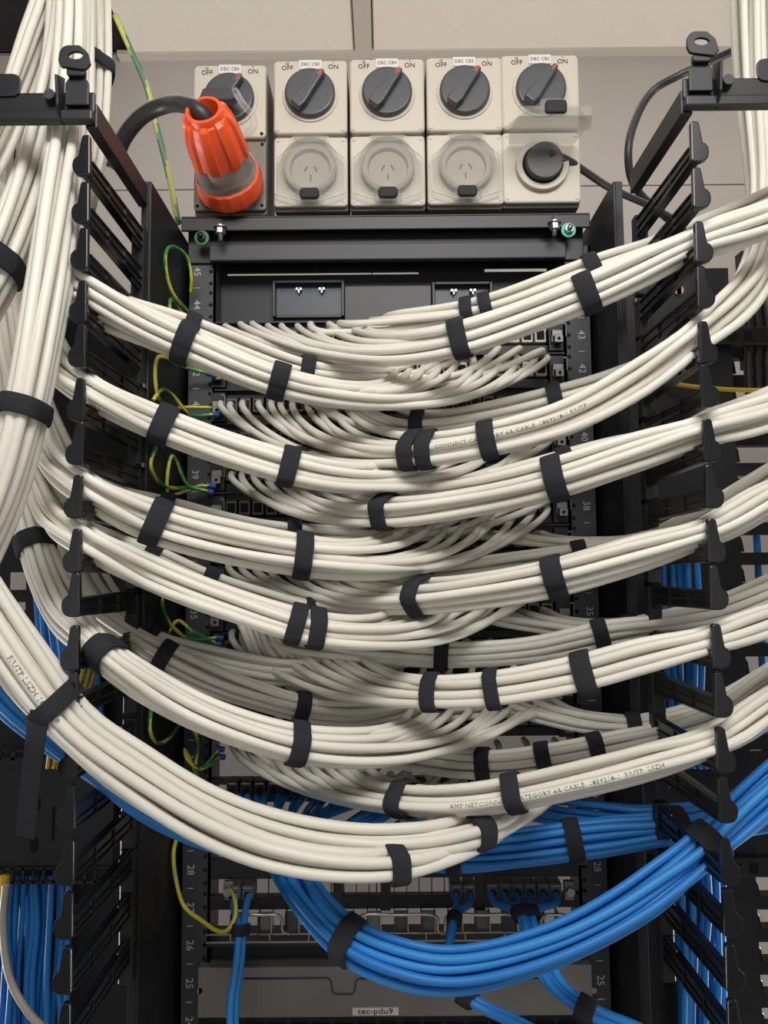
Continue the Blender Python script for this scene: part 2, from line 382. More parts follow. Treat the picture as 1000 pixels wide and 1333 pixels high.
for px in (502, 625, 440):
    x = W(px, 1155, YR)[0]; MB().box(x-.006, x+.006, YR-.001, YR+.008, zz_(1185), zz_(1118)).build('upright', M_BLK, p28)
for sx_ in (298, 741):
    q = W(sx_, 1158, YR-.01); MB().box(q[0]-.006, q[0]+.006, YR-.012, YR-.004, q[2]-.012, q[2]+.010).build('end_bracket', M_BRKT, p28, bevel=.001)
    MB().cyl((q[0], YR-.02, q[2]), (q[0], YR-.012, q[2]), .005, 12).build('screw_head', M_STEEL, p28, smooth=True, angle=.6)
# lacing tray
tr = thing('lacing_tray', 'black cable lacing tray with bright wire loops under the lowest patch panel', 'cable tray', (0, YR, zz_(1210)))
Yt = YR-.02
a, b, c, d = zz_(1193, Yt), zz_(1213, Yt), zz_(1226, Yt), zz_(1216, Yt)
MB().box(-.226, .226, Yt, Yt+.002, c-.0004, c+.0010).build('lower_rim', M_WIRE, tr)
MB().box(-.226, .226, Yt, Yt+.002, d, d+.0012).build('upper_rim', M_WIRE, tr)
MB().box(-.226, .226, Yt+.03, Yt+.032, zz_(1262), zz_(1224)).build('tray_back', M_BLK2, tr)
MB().box(-.226, .226, Yt+.002, YR+.03, zz_(1232, Yt), zz_(1228, Yt)).build('tray_floor', M_BLK, tr)
for i in range(25):
    px = 300+i*17.8; x = W(px, 1205, Yt)[0]
    MB().box(x-.0006, x+.0006, Yt, Yt+.02, d, zz_(1190, Yt)).build('fin', M_WIRE if i % 2 else M_RAIL, tr)
    if i % 2 == 0 and i < 24:
        MB().box(x+.001, x+.016, Yt+.012, Yt+.014, d, zz_(1192, Yt)).build('back_web', M_GPAN if i % 4 else M_JACKD, tr)
for i in range(9):
    x = W(300+i*51, 1220, Yt)[0]; MB().box(x-.0006, x+.0006, Yt, Yt+.002, c, d).build('post', M_WIRE, tr)
for x0, x1 in ((310, 372), (462, 575), (575, 680), (700, 745)):
    pts = [W(x0, 1216, Yt-.005), W(x0+4, 1212, Yt-.012), W(x0+6, 1195, Yt-.018), W(x0+12, 1191, Yt-.02), W((x0+x1)/2, 1191, Yt-.02), W(x1-12, 1191, Yt-.02), W(x1-6, 1195, Yt-.018), W(x1-4, 1212, Yt-.012), W(x1+6, 1216, Yt-.005)]
    MB().tube(spline(pts, 60), .0019, 8).build('wire_loop', M_WIRE, tr, smooth=True)
# pdu / grey shelf panel
pd = thing('power_strip_panel', 'grey painted panel marked tec-pdu9 across the bottom of the rack', 'panel', (0, YR, zz_(1290)))
z0, z1 = zz_(1323, YR-.01), zz_(1257, YR-.01)
MB().box(-.238, .236, YR-.012, YR+.05, z0, z1).build('panel_face', M_GPAN, pd, bevel=.002)
def embossed(pts, Y, r=.0010): return MB().tube(np.array([W(x, y, Y) for x, y in pts]), r, 6).build('pressed_groove', M_RAIL, pd, smooth=True)
for sgn, c0 in ((0, 330), (0, 445+20)): pass
embossed([(318, 1274), (428, 1273), (431, 1278), (433, 1291), (437, 1294), (458, 1294), (462, 1290), (463, 1277), (468, 1274), (560, 1273), (563, 1290), (568, 1293), (590, 1293), (594, 1288), (596, 1274), (700, 1273)], YR-.0125)
q0, q1 = W(459, 1322, YR-.013), W(519, 1312, YR-.013)
lb = MB().box(q0[0], q1[0], YR-.0145, YR-.012, q0[2]+.0008, q1[2]+.001).build('name_label', M_LABEL, pd)
text_obj('tec-pdu9', .0088, M_INK, FR((q0[0]+q1[0])/2, YR-.0148, (q0[2]+q1[2])/2+.0012), lb, sx=1.35)
for i in range(18):
    x = W(262+i*29, 1331, YR)[0]; MB().box(x, x+.022, YR-.012, YR+.0, zz_(1345), zz_(1328)).build('socket_block', M_BLK, pd, bevel=.001, seg=1)
MB().box(-.238, .236, YR-.004, YR+.03, zz_(1400), z0).build('strip_body', M_BLK2, pd)
q = W(270, 1300, YR-.003); st = MB().box(q[0]-.011, q[0]+.011, YR-.005, YR-.003, q[2]-.005, q[2]+.005).build('asset_sticker', M_LABEL, rack)
text_obj('CAT 6A', .0045, M_PRINT, FR(q[0], YR-.0052, q[2]), st)
q = W(263, 1283, YR); MB().cyl((q[0], YR-.012, q[2]), (q[0], YR, q[2]), .0035, 12).build('rail_screw', M_STEEL, rack, smooth=True, angle=.6)
q = W(770, 1283, YR); MB().cyl((q[0], YR-.012, q[2]), (q[0], YR, q[2]), .0035, 12).build('rail_screw', M_STEEL, rack, smooth=True, angle=.6)

# ------------------------------------------------------------------ finger cable managers
TIPY_L = [176, 237, 297, 365, 423, 492, 549, 618, 688, 745, 814, 874, 955, 1021, 1092, 1161, 1232, 1305]
TIPY_R = [158, 218, 288, 346, 418, 474, 545, 605, 675, 736, 812, 875, 947, 1011, 1091, 1157, 1229, 1301]
def manager(sgn):
    t = thing('cable_manager', 'black finger cable manager down the %s side of the rack' % ('left' if sgn < 0 else 'right'), 'cable manager', (.28*sgn, YF0, 0))
    xw = .2735*sgn; tipY = .6664
    for i, py in enumerate(TIPY_L if sgn < 0 else TIPY_R):
        z = float(WX(118 if sgn < 0 else 908, py, .2724*sgn)[2]) if False else float(W(105 if sgn < 0 else 920, py, tipY)[2])
        m = MB(); H = .0385
        # pad outline (u = outward)
        o_ = [(-.0015, -.001), (.0005, 0), (.0045, 0), (.0060, -.002), (.0088, -.0200), (.0112, -.0212), (.0136, -.0245), (.0142, -.0290), (.0134, -.0335), (.0110, -.0370), (.0070, -H), (-.0010, -H), (-.0022, -.0365)]
        poly = [(xw+u*sgn, z+v) for u, v in o_]
        m.prism(poly, 1, tipY-.0015, tipY+.0045)
        m.build('fingertip', M_PLAST, t, bevel=.0013)
        # arm: web, flanges, ribs running back
        a = MB(); zt, zb = z-.0218, z-.0378; x0, x1 = sorted((xw-.0012*sgn, xw+.0012*sgn)); f0, f1 = sorted((xw-.0030*sgn, xw+.0065*sgn))
        ya, yb = tipY+.004, YF0-.012
        a.prism([(ya, zt), (ya, zb), (yb, zb-.002), (yb, zt+.003)], 0, x0, x1)
        a.prism([(ya, zt), (ya, zt-.0018), (yb, zt+.0012), (yb, zt+.003)], 0, f0, f1)
        a.prism([(ya, zb), (ya, zb+.0018), (yb, zb-.0002), (yb, zb-.002)], 0, f0, f1)
        a.prism([(ya, (zt+zb)/2), (ya, (zt+zb)/2-.0015), (yb, (zt+zb)/2-.0015), (yb, (zt+zb)/2)], 0, f0, f1)
        for k in (.3, .62): y = ya+(yb-ya)*k; a.box(f0, f1, y-.0008, y+.0008, zb, zt)
        a.build('finger', M_PLAST, t, bevel=.0004, seg=1)
        # spine block joining fingers at the back, with inner slots
        zn = z-UH
        b = MB(); x2, x3 = sorted((xw-.0040*sgn, xw+.0100*sgn))
        b.box(x2, x3, yb-.003, YF0-.001, zn-.018, z-.015)
        b.box(x0, x1, yb-.030, yb, zb-.006, zb).box(x0, x1, yb-.034, yb, zt, zt+.006)
        b.build('spine_block', M_BLK, t, bevel=.0012, seg=1)
        if i % 2 == 0 and 0 < i < 8:
            MB().box(xw-.006, xw+.006, YF0-.010, YF0-.0005, z-.019, z-.014).build('mounting_clip', M_BRKT, t, bevel=.0005, seg=1)
    zl = float(W(105 if sgn < 0 else 920, 0, tipY)[2]); ztp = z+20
    # top arm and cross bar with hook
    c0 = WX(120 if sgn < 0 else 893, 140 if sgn < 0 else 122, .276*sgn)
    yb = YF0+.004
    zt = c0[2]
    yf = float(c0[1])
    m = MB(); x0, x1 = sorted((.271*sgn, .282*sgn))
    zback = float(WX(190 if sgn < 0 else 815, 262 if sgn < 0 else 250, .276*sgn)[2])
    m.prism([(yf, zt+.004), (yf, zt-.020), (yb, zt-.020), (yb, zt+.004)], 0, x0, x1)
    m.build('top_arm', M_BLK, t, bevel=.0015)
    m = MB(); xa, xb = sorted((.272*sgn, .52*sgn))
    m.box(xa, xb, yf-.004, yf, zt-.007, zt+.013).box(xa, xb, yf-.010, yf, zt-.018, zt-.007)
    m.build('cross_bar', M_BLK, t, bevel=.002)
    xa, xb = sorted((.34*sgn, .52*sgn))
    MB().prism(rrect(xa, xb, zt+.008, zt+.030, .008), 1, yf-.006, yf-.004).build('raised_tab', M_BLK, t, bevel=.0008)
    # bent strap hook
    xh = .287*sgn
    hk = MB()
    hk.prism([(xh-.011, zt-.003), (xh+.011, zt-.003), (xh+.011, zt+.018), (xh+.006, zt+.026), (xh-.006, zt+.026), (xh-.011, zt+.018)], 1, yf-.009, yf-.006)
    hk.prism(rrect(xh-.008, xh+.008, zt+.022, zt+.032, .003), 1, yf-.014, yf-.006)
    hk.build('hook_plate', M_BLK, t, bevel=.001)
    ring = MB()
    outer = [(xh-.012, zt+.029), (xh+.010, zt+.026), (xh+.015, zt+.031), (xh+.012, zt+.043), (xh+.004, zt+.050), (xh-.009, zt+.050), (xh-.014, zt+.045), (xh-.015, zt+.034)]
    n = 24; oc = np.array([outer[0]]); 
    O = resample(np.array([(a, 0, b) for a, b in outer+[outer[0]]]), n+1)[:-1]
    cx, cz = xh-.001*sgn, zt+.040
    I = []
    for p in O:
        a = math.atan2(p[2]-cz, p[0]-cx); I.append((cx+.0065*math.cos(a), cz+.0034*math.sin(a)))
    V = [(p[0], yf-.016, p[2]) for p in O]+[(a, yf-.016, b) for a, b in I]; V += [(x, y+.003, z) for x, y, z in V]
    Fc = []
    for i in range(n):
        j = (i+1) % n
        Fc += [(i, j, n+j, n+i), (2*n+i, 3*n+i, 3*n+j, 2*n+j), (i, 2*n+i, 2*n+j, j), (n+i, n+j, 3*n+j, 3*n+i)]
    ring.add(V, Fc); ring.build('hook_eye', M_BLK, t, bevel=.0006, seg=1)
    fin = MB().prism([(yf-.004, zt+.026), (yf-.022, zt+.018), (yf-.018, zt-.008), (yf-.006, zt-.020), (yf-.004, zt-.010)], 0, xh+.014*sgn-.0012, xh+.014*sgn+.0012)
    fin.build('hook_fin', M_BLK, t, bevel=.0006)
    q = (xh+.024*sgn, yf-.006, zt+.006)
    MB().cyl((q[0], q[1]-.006, q[2]), (q[0], q[1]+.002, q[2]), .005, 14, r1=.006).build('pan_head_screw', M_RAIL, t, smooth=True, angle=.7)
    return t
MANL = manager(-1); MANR = manager(1)

# ------------------------------------------------------------------ cables
CABN = [0]
def cable(pts, r, m, name, label, group, sides=10, cat='cable'):
    o = MB().tube(pts, r, sides).build(name, m, smooth=True)
    return tag(o, label, cat, group)
def hexpack(n, ax=1.0, rng=None):
    P = []
    for i in range(-12, 13):
        for j in range(-12, 13): P.append((i+.5*(j % 2), j*.866))
    P = np.array(P, float)+rng.uniform(-.3, .3, 2); d = (P[:, 0])**2/ax**2+(P[:, 1])**2*ax**2
    P = P[np.argsort(d)][:n]; return P-P.mean(0)
BUN = {}
def bundle(key, desc, path, n, r=.0041, m=M_CREAM, colour='cream', ports=None, flat=1.0, twist=.8, phase=None, lead=85, seed=None, group=None, N=96, dirn=None, portY=.966, hook=.05, sides=10, loose=.12, drop=-.002, name='data_cable'):
    rng = np.random.default_rng(seed if seed is not None else abs(hash(key)) % 1000 if False else sum(ord(c)*(i+3) for i, c in enumerate(key)))
    # carry the run on past the picture edge: up the side trunks, or on down
    nb_ = len(BUN); f = path[0]
    if f[0] >= 1060:
        k = 18*(nb_ % 9)
        pre = [(1150+k, -150, f[2]+.03), (1150+k, f[1]-330, f[2]+.03), (1125+k, f[1]-90, f[2])] if m is M_CREAM else [(1240, f[1]-330, f[2]), (1160, f[1]-110, f[2])]
        path = pre+path
    elif f[0] <= -50: path = [(-190, -150, f[2]+.05), (-190, f[1]-300, f[2]+.05), (-140, f[1]-100, f[2])]+path
    elif f[1] < -20: path = [(f[0]+5, -330, f[2])]+path
    if path[-1][0] <= -40: l = path[-1]; path = path+[(-130, l[1]+190, l[2]), (-160, l[1]+420, l[2])]
    C = spline([W(*p) for p in path], 320)
    T = np.gradient(C, axis=0); T /= np.linalg.norm(T, axis=1)[:, None]
    # frame: n1 = picture-plane normal of the run, n2 = towards depth; transported
    n1 = np.cross(T[0], np.array([0, 1., 0])); n1 /= np.linalg.norm(n1); N1 = []
    for i in range(len(C)):
        n1 = n1-T[i]*(n1@T[i]); n1 /= np.linalg.norm(n1); N1.append(n1)
    N1 = np.array(N1); N2 = np.cross(T, N1)
    hp = hexpack(n, 1.0/flat, rng)*2*r*1.05      # flat>1 : stretched along n1
    px = np.array([PJ(c)[0] for c in C])
    tt = np.linspace(0, 1, len(C)); ph = rng.uniform(0, .6) if phase is None else phase
    th = ph+twist*(tt-.5)
    ex = 1+loose*(.5+.5*np.sin(tt*17+rng.uniform(0, 6)))
    sq = np.exp(-((np.abs(C[:, 0])-.2735)/.03)**2)
    co = []
    for k in range(n):
        u, v = hp[k][0], hp[k][1]      # v along picture normal? put lattice rows along n1 for flat packing
        a = v*np.cos(th)-u*np.sin(th)*(1/flat if flat > 1.2 else 1); b = v*np.sin(th)+u*np.cos(th)
        wob = lambda: r*.30*(np.sin(tt*rng.uniform(6, 14)+rng.uniform(0, 6))+.6*np.sin(tt*rng.uniform(15, 28)+rng.uniform(0, 6)))
        co.append(C+N1*(((a*ex+wob())*(1-.28*sq))[:, None])+N2*(((b*ex+wob())*(1+.35*sq))[:, None]))
    cables = []
    if ports is None:
        cables = [resample(c, N) for c in co]
    else:
        x0, x1, py = ports[:3]
        # direction of travel in picture
        dirn = 1 if px[-1] > px[0] else -1
        xs = np.linspace(x0, x1, n)+rng.uniform(-3, 3, n)
        far = xs if dirn > 0 else -xs
        order_p = np.argsort(far)[::-1]                      # farthest first
        iy = np.argmax(far) if False else int(len(C)*.8)
        iy = int(np.argmin(abs(px-(np.mean(xs)-dirn*lead))))
        iy = max(30, min(iy, len(C)-1)); low = np.argsort([-PJ(c[iy])[1] for c in co])        # lowest in the picture first
        for ci, pi in zip(low, order_p):
            pxp = xs[pi]; tgt = pxp-dirn*lead*rng.uniform(.8, 1.2)
            d = (px-tgt)*dirn; idx = np.where(d <= 0)[0]; li = int(idx[-1]) if len(idx) else 60
            li = max(30, min(li, len(C)-1))
            P0 = co[ci][li]; P3 = W(pxp, py+rng.uniform(-2, 2), portY)
            Tn = co[ci][li]-co[ci][li-3]; Tn /= np.linalg.norm(Tn); D = np.linalg.norm(P3-P0)
            P1 = P0+Tn*D*.45; P2 = P3+np.array([0, -hook, -drop])
            s = np.linspace(0, 1, 30)[1:, None]
            B = (1-s)**3*P0+3*s*(1-s)**2*P1+3*s*s*(1-s)*P2+s**3*P3
            B = np.vstack([B, P3+np.array([0, .014, 0])])
            cables.append(resample(np.vstack([co[ci][:li+1], B]), N))
    g = group or desc
    vert = abs(T[len(C)//2][2]) > .8
    key_ = [float(PJ(c[N//2])[0 if vert else 1]) for c in cables]; hi, lo = int(np.argmin(key_)), int(np.argmax(key_))
    for i, c in enumerate(cables):
        lab = '%s data cable in %s' % (colour, desc)
        if i == hi: lab = '%s cable, %s in %s' % (colour, 'leftmost' if vert else 'uppermost', desc)
        if i == lo: lab = '%s cable, %s in %s' % (colour, 'rightmost' if vert else 'lowest', desc)
        cable(c, r, m, name, lab, 'cables of '+desc, sides)
    BUN[key] = dict(C=C, T=T, N1=N1, N2=N2, cab=cables, r=r, desc=desc)
def hull(P):
    P = sorted(set(map(tuple, np.round(P, 6))))
    def half(it):
        h = []
        for p in it:
            while len(h) >= 2 and (h[-1][0]-h[-2][0])*(p[1]-h[-2][1])-(h[-1][1]-h[-2][1])*(p[0]-h[-2][0]) <= 0: h.pop()
            h.append(p)
        return h
    a = half(P); b = half(P[::-1]); return np.array(a[:-1]+b[:-1])
def strap(keys, px, py, where, wid=.0155, tail=None, maxd=.045, label=None):
    if isinstance(keys, str): keys = [keys]
    B = BUN[keys[0]]
    pj = np.array([PJ(c) for c in B['C']]); i = int(np.argmin((pj[:, 0]-px)**2+(pj[:, 1]-py)**2))
    i0, i1 = max(0, i-12), min(len(B['C'])-1, i+12)
    c, t, a = B['C'][i], B['C'][i1]-B['C'][i0], B['N1'][i]; t = t/np.linalg.norm(t)
    a = a-t*(a@t); a = a/np.linalg.norm(a); b = np.cross(t, a)
    pts = []; ang = np.linspace(0, 2*PI, 14, endpoint=False); cen = []
    for k in keys:
        for q in BUN[k]['cab']:
            q = resample(q, 400); d = np.linalg.norm(q-c, axis=1)+3*abs((q-c)@t); j = int(np.argmin(d))
            if np.linalg.norm(q[j]-c) < maxd:
                u, v = (q[j]-c)@a, (q[j]-c)@b; cen.append((u, v))
                R = BUN[k]['r']+.0008
                pts += [(u+R*math.cos(z), v+R*math.sin(z)) for z in ang]
    H = hull(np.array(pts)); H3 = np.column_stack([H, np.zeros(len(H))]); H3 = resample(np.vstack([H3, H3[:1]]), 49)[:-1]
    ctr = H3.mean(0); n = 48
    # smooth
    for _ in range(2): H3 = (np.roll(H3, 1, 0)+2*H3+np.roll(H3, -1, 0))/4
    tan = np.roll(H3, -1, 0)-np.roll(H3, 1, 0); nor = np.stack([tan[:, 1], -tan[:, 0], 0*tan[:, 0]], 1); nor /= np.linalg.norm(nor, axis=1)[:, None]
    if ((H3-ctr)*nor).sum() < 0: nor = -nor
    prof = [(-.5, .0006), (-.5, .0022), (-.40, .0029), (0, .0031), (.40, .0029), (.5, .0022), (.5, .0006)]
    V = []; Fc = []
    rr = np.random.default_rng(int(px*7+py)); skew = rr.uniform(-.05, .05)
    for k, (w_, o_) in enumerate(prof):
        for j in range(n):
            lap = .0012 if 30 <= j < 44 else 0
            p = H3[j]+nor[j]*(o_+lap*(k not in (0, 6))); al = w_*wid+skew*(p[0]-ctr[0])
            V.append(c+a*p[0]+b*p[1]+t*al)
    K = len(prof)
    for k in range(K):
        for j in range(n): Fc.append((k*n+j, k*n+(j+1) % n, ((k+1) % K)*n+(j+1) % n, ((k+1) % K)*n+j))
    o = MB().add(V, Fc).build('cable_strap', M_STRAP, smooth=True, angle=1.0)
    tag(o, label or ('black strap on %s, %s' % (B['desc'], where)), 'cable strap', 'hook-and-loop cable straps')
    if tail:       # loose end lying off the band: pixel path list
        P = spline([W(*q) for q in tail], 30); TT = np.gradient(P, axis=0); TT /= np.linalg.norm(TT, axis=1)[:, None]
        V = []; sd = np.cross(TT, np.array([0, 1., 0])); sd /= np.linalg.norm(sd, axis=1)[:, None]
        for p, s_ in zip(P, sd):
            for q, y in ((-.5, 0), (.5, 0), (.5, .0015), (-.5, .0015)): V.append(p+s_*q*wid+np.array([0, y, 0]))
        Fc = [(i*4+k, i*4+(k+1) % 4, i*4+4+(k+1) % 4, i*4+4+k) for i in range(29) for k in range(4)]+[(0, 1, 2, 3), (116, 117, 118, 119)]
        MB().add(V, Fc).build('strap_tail', M_STRAP, o)
    return o
Rn = ['topmost', 'second', 'third', 'fourth', 'fifth', 'sixth']
def dR(i): return 'the %s front bundle from the right' % Rn[i-1]
def dRb(i): return 'the bundle behind the %s right-hand bundle' % Rn[i-1]
def dL(i): return 'the %s front bundle from the left' % Rn[i-1]
def dLb(i): return 'the bundle behind the %s left-hand bundle' % Rn[i-1]
# --- rear bundles on the right
bundle('R1b', dRb(1), [(1060, 225, .80), (1000, 262, .79), (905, 303, .78), (765, 352, .80), (625, 402, .83), (520, 418, .86), (430, 424, .89)], 6, ports=(408, 505, 428), flat=1.2, lead=35, hook=.035)
bundle('R2b', dRb(2), [(965, -30, .90), (972, 120, .90), (985, 250, .88), (985, 340, .84), (925, 428, .81), (800, 494, .80), (710, 522, .81), (620, 543, .84), (545, 553, .86), (470, 548, .87), (400, 535, .88)], 7, ports=(400, 510, 522), flat=1.1)
bundle('R3b', dRb(3), [(1070, 480, .82), (1000, 518, .82), (910, 552, .81), (735, 600, .82), (630, 626, .84), (530, 640, .86), (440, 636, .88), (380, 625, .9)], 6, ports=(330, 500, 612))
bundle('R4b', dRb(4), [(1070, 580, .84), (1000, 618, .83), (925, 668, .82), (830, 706, .82), (757, 722, .83), (650, 738, .85), (560, 750, .86), (480, 752, .88), (400, 742, .9)], 7, ports=(340, 520, 730), flat=1.2)
bundle('R5b', dRb(5), [(1070, 745, .84), (1000, 775, .83), (925, 803, .82), (800, 822, .83), (690, 845, .85), (575, 852, .86), (480, 845, .88), (400, 835, .9)], 8, ports=(330, 520, 820), flat=1.2)
bundle('R6b', dRb(6), [(1070, 845, .84), (1000, 885, .83), (925, 935, .82), (820, 965, .82), (705, 988, .83), (630, 995, .85), (540, 985, .87), (460, 965, .88), (400, 950, .9)], 7, ports=(330, 510, 930), flat=1.2)
bundle('R6c', 'the short bundle above the sixth right-hand bundle', [(1070, 830, .88), (1000, 880, .88), (925, 922, .88), (840, 942, .88), (770, 940, .89), (720, 930, .9), (670, 915, .91)], 5, ports=(590, 700, 893), lead=60)
bundle('R4c', 'the short bundle above the fourth right-hand bundle', [(1070, 570, .88), (1000, 615, .88), (925, 660, .88), (840, 700, .88), (770, 708, .89), (720, 706, .9), (670, 700, .91)], 4, ports=(600, 700, 697), lead=50)
bundle('R5c', 'the short bundle above the fifth right-hand bundle', [(1070, 730, .88), (1000, 765, .88), (925, 795, .88), (840, 812, .88), (770, 818, .89), (720, 812, .9), (670, 805, .91)], 5, ports=(600, 705, 795), lead=50)
# --- rear bundles on the left
bundle('L1b', dLb(1), [(30, 120, .86), (45, 240, .84), (70, 330, .82), (115, 375, .79), (250, 430, .79), (330, 460, .82), (398, 482, .84), (470, 492, .86), (560, 490, .88)], 7, ports=(530, 705, 458))
bundle('L2b', dLb(2), [(-10, 240, .86), (5, 340, .85), (45, 430, .83), (108, 500, .80), (240, 556, .80), (330, 586, .82), (420, 602, .84), (520, 600, .86), (600, 585, .88)], 6, ports=(560, 715, 562))
bundle('L3b', dLb(3), [(-10, 380, .86), (10, 480, .85), (50, 560, .83), (108, 625, .80), (215, 660, .80), (300, 682, .82), (382, 695, .84), (470, 700, .86), (560, 690, .88)], 7, ports=(530, 715, 652))
bundle('L4b', dLb(4), [(-10, 450, .87), (10, 550, .86), (50, 640, .84), (105, 690, .81), (200, 726, .80), (272, 757, .81), (340, 780, .83), (405, 795, .85), (500, 795, .86), (580, 780, .88)], 7, ports=(530, 720, 742))
bundle('L5b', dLb(5), [(35, 560, .86), (60, 690, .85), (105, 780, .83), (190, 842, .81), (260, 878, .82), (330, 905, .83), (392, 922, .85), (470, 925, .86), (560, 905, .88)], 7, ports=(520, 700, 880), flat=1.2)
bundle('L5c', 'the shaded bundle above the fifth left-hand bundle', [(70, 600, .88), (95, 700, .88), (135, 780, .87), (200, 832, .87), (280, 862, .88), (360, 876, .89), (430, 872, .90), (500, 860, .91)], 7, ports=(460, 640, 832), flat=1.3)
bundle('L5d', 'the short drooping cream run under the middle panel rows', [(330, 800, .92), (350, 850, .91), (400, 895, .90), (460, 912, .89), (560, 915, .89), (640, 912, .9), (700, 905, .91)], 11, ports=(440, 725, 850), flat=1.5, lead=40, hook=.03)
bundle('L5e', 'the lower drooping cream run above the blue cables', [(330, 950, .92), (370, 985, .91), (430, 1010, .90), (500, 1025, .89), (600, 1025, .89), (680, 1015, .9), (720, 1005, .91)], 8, ports=(460, 725, 968), flat=1.5, lead=40, hook=.03)
# --- front bundles on the right
bundle('R1a', dR(1), [(1070, 250, .76), (1000, 285, .72), (905, 318, .695), (765, 380, .72), (680, 414, .74), (596, 442, .75), (520, 455, .78), (440, 452, .83), (380, 440, .88)], 10, r=.0042, ports=(292, 465, 423), lead=165, drop=.014)
bundle('R2a', dR(2), [(990, -30, .86), (993, 120, .86), (1000, 250, .84), (990, 340, .80), (918, 432, .695), (820, 502, .705), (740, 544, .72), (638, 573, .74), (545, 588, .76), (450, 588, .80), (380, 570, .85), (340, 555, .88)], 11, r=.0042, ports=(286, 450, 524), lead=165, drop=.014, flat=1.1)
bundle('R3a', dR(3), [(1070, 505, .76), (1000, 536, .72), (912, 563, .695), (820, 592, .705), (722, 624, .72), (620, 648, .75), (497, 665, .77), (420, 655, .82), (360, 640, .88)], 11, r=.0042, ports=(300, 470, 617), lead=165, drop=.014)
bundle('R4a', dR(4), [(1070, 620, .76), (1000, 650, .72), (927, 690, .695), (820, 724, .705), (722, 752, .72), (640, 768, .74), (542, 780, .77), (450, 778, .82), (370, 762, .88)], 11, r=.0042, ports=(298, 470, 733), lead=165, drop=.014)
bundle('R5a', dR(5), [(1070, 785, .76), (1000, 808, .72), (928, 832, .695), (830, 858, .705), (760, 878, .72), (643, 900, .745), (565, 904, .77), (470, 898, .82), (390, 880, .87)], 11, r=.0042, ports=(300, 470, 825), lead=165, drop=.014)
bundle('R6a', dR(6), [(1070, 880, .76), (1000, 920, .72), (932, 962, .695), (830, 995, .705), (740, 1018, .72), (672, 1033, .735), (600, 1043, .745), (525, 1042, .77), (440, 1028, .82), (370, 1000, .87)], 11, r=.0042, ports=(305, 460, 958), lead=165, drop=.014)
# --- front bundles on the left
bundle('L1a', dL(1), [(122, -40, .84), (125, 90, .82), (118, 200, .80), (96, 300, .78), (88, 352, .76), (118, 388, .695), (242, 448, .72), (362, 497, .73), (450, 514, .75), (550, 515, .79), (640, 502, .85)], 11, r=.0042, ports=(515, 713, 466), lead=140, drop=.014)
bundle('L2a', dL(2), [(30, 100, .84), (28, 230, .83), (35, 340, .81), (60, 440, .78), (110, 507, .695), (212, 556, .72), (375, 609, .73), (450, 622, .75), (550, 618, .79), (650, 596, .86)], 11, r=.0042, ports=(530, 715, 568), lead=140, drop=.014)
bundle('L3a', dL(3), [(20, 250, .86), (15, 400, .84), (55, 560, .79), (110, 634, .695), (205, 679, .72), (295, 704, .725), (395, 722, .732), (480, 730, .75), (560, 724, .80), (640, 704, .86)], 11, r=.0042, ports=(500, 713, 659), lead=140, drop=.014)
bundle('L4a', dL(4), [(15, 380, .86), (18, 520, .84), (55, 642, .79), (108, 703, .695), (200, 749, .72), (300, 788, .725), (400, 818, .73), (480, 824, .75), (560, 818, .80), (640, 800, .86)], 11, r=.0042, ports=(520, 705, 748), lead=140, drop=.014)
bundle('L5a', dL(5), [(12, 540, .84), (38, 680, .80), (75, 780, .77), (135, 849, .70), (230, 912, .72), (300, 944, .725), (385, 968, .735), (480, 974, .76), (560, 966, .80), (650, 935, .86)], 11, r=.0043, ports=(540, 730, 893), lead=140, drop=.014)
bundle('L6a', 'the upper half of the heaviest lowest cream bundle', [(-70, 680, .66), (0, 790, .66), (65, 880, .67), (105, 932, .68), (170, 985, .69), (260, 1042, .70), (350, 1076, .71), (450, 1094, .715), (540, 1094, .72), (620, 1078, .74), (690, 1040, .80)], 7, r=.0051, ports=(590, 725, 1005), lead=60, flat=1.1, twist=.5)
bundle('L6b', 'the lower half of the heaviest lowest cream bundle', [(-70, 730, .64), (0, 840, .64), (62, 920, .65), (120, 975, .66), (180, 1020, .67), (260, 1070, .68), (340, 1105, .69), (430, 1124, .69), (515, 1124, .70), (590, 1102, .73), (650, 1070, .78)], 7, r=.0051, ports=(480, 640, 1010), lead=30, flat=1.1, twist=.5)
# --- trunks
bundle('TA', 'the trunk curving off the left edge at the top', [(70, -50, .80), (40, 60, .79), (5, 160, .77), (-50, 270, .76)], 7, r=.0048, flat=.7, twist=.2)
bundle('TB', 'the left trunk strapped at the edge below the bar', [(85, -50, .80), (80, 60, .79), (58, 170, .76), (30, 270, .72), (-2, 350, .70), (-60, 460, .70)], 10, r=.0048, flat=.7, twist=.2)
bundle('TC', 'the bright vertical trunk hanging in front on the left', [(98, -50, .77), (98, 60, .76), (92, 170, .73), (78, 280, .68), (60, 400, .66), (35, 535, .65), (5, 640, .65), (-50, 760, .65)], 12, r=.0049, flat=.62, twist=.15, phase=0)
bundle('TR', 'the vertical trunk dropping from the ceiling at the right edge', [(980, -50, .92), (988, 120, .92), (1003, 300, .92), (1030, 470, .92)], 11, r=.0043, flat=.6, twist=.2)
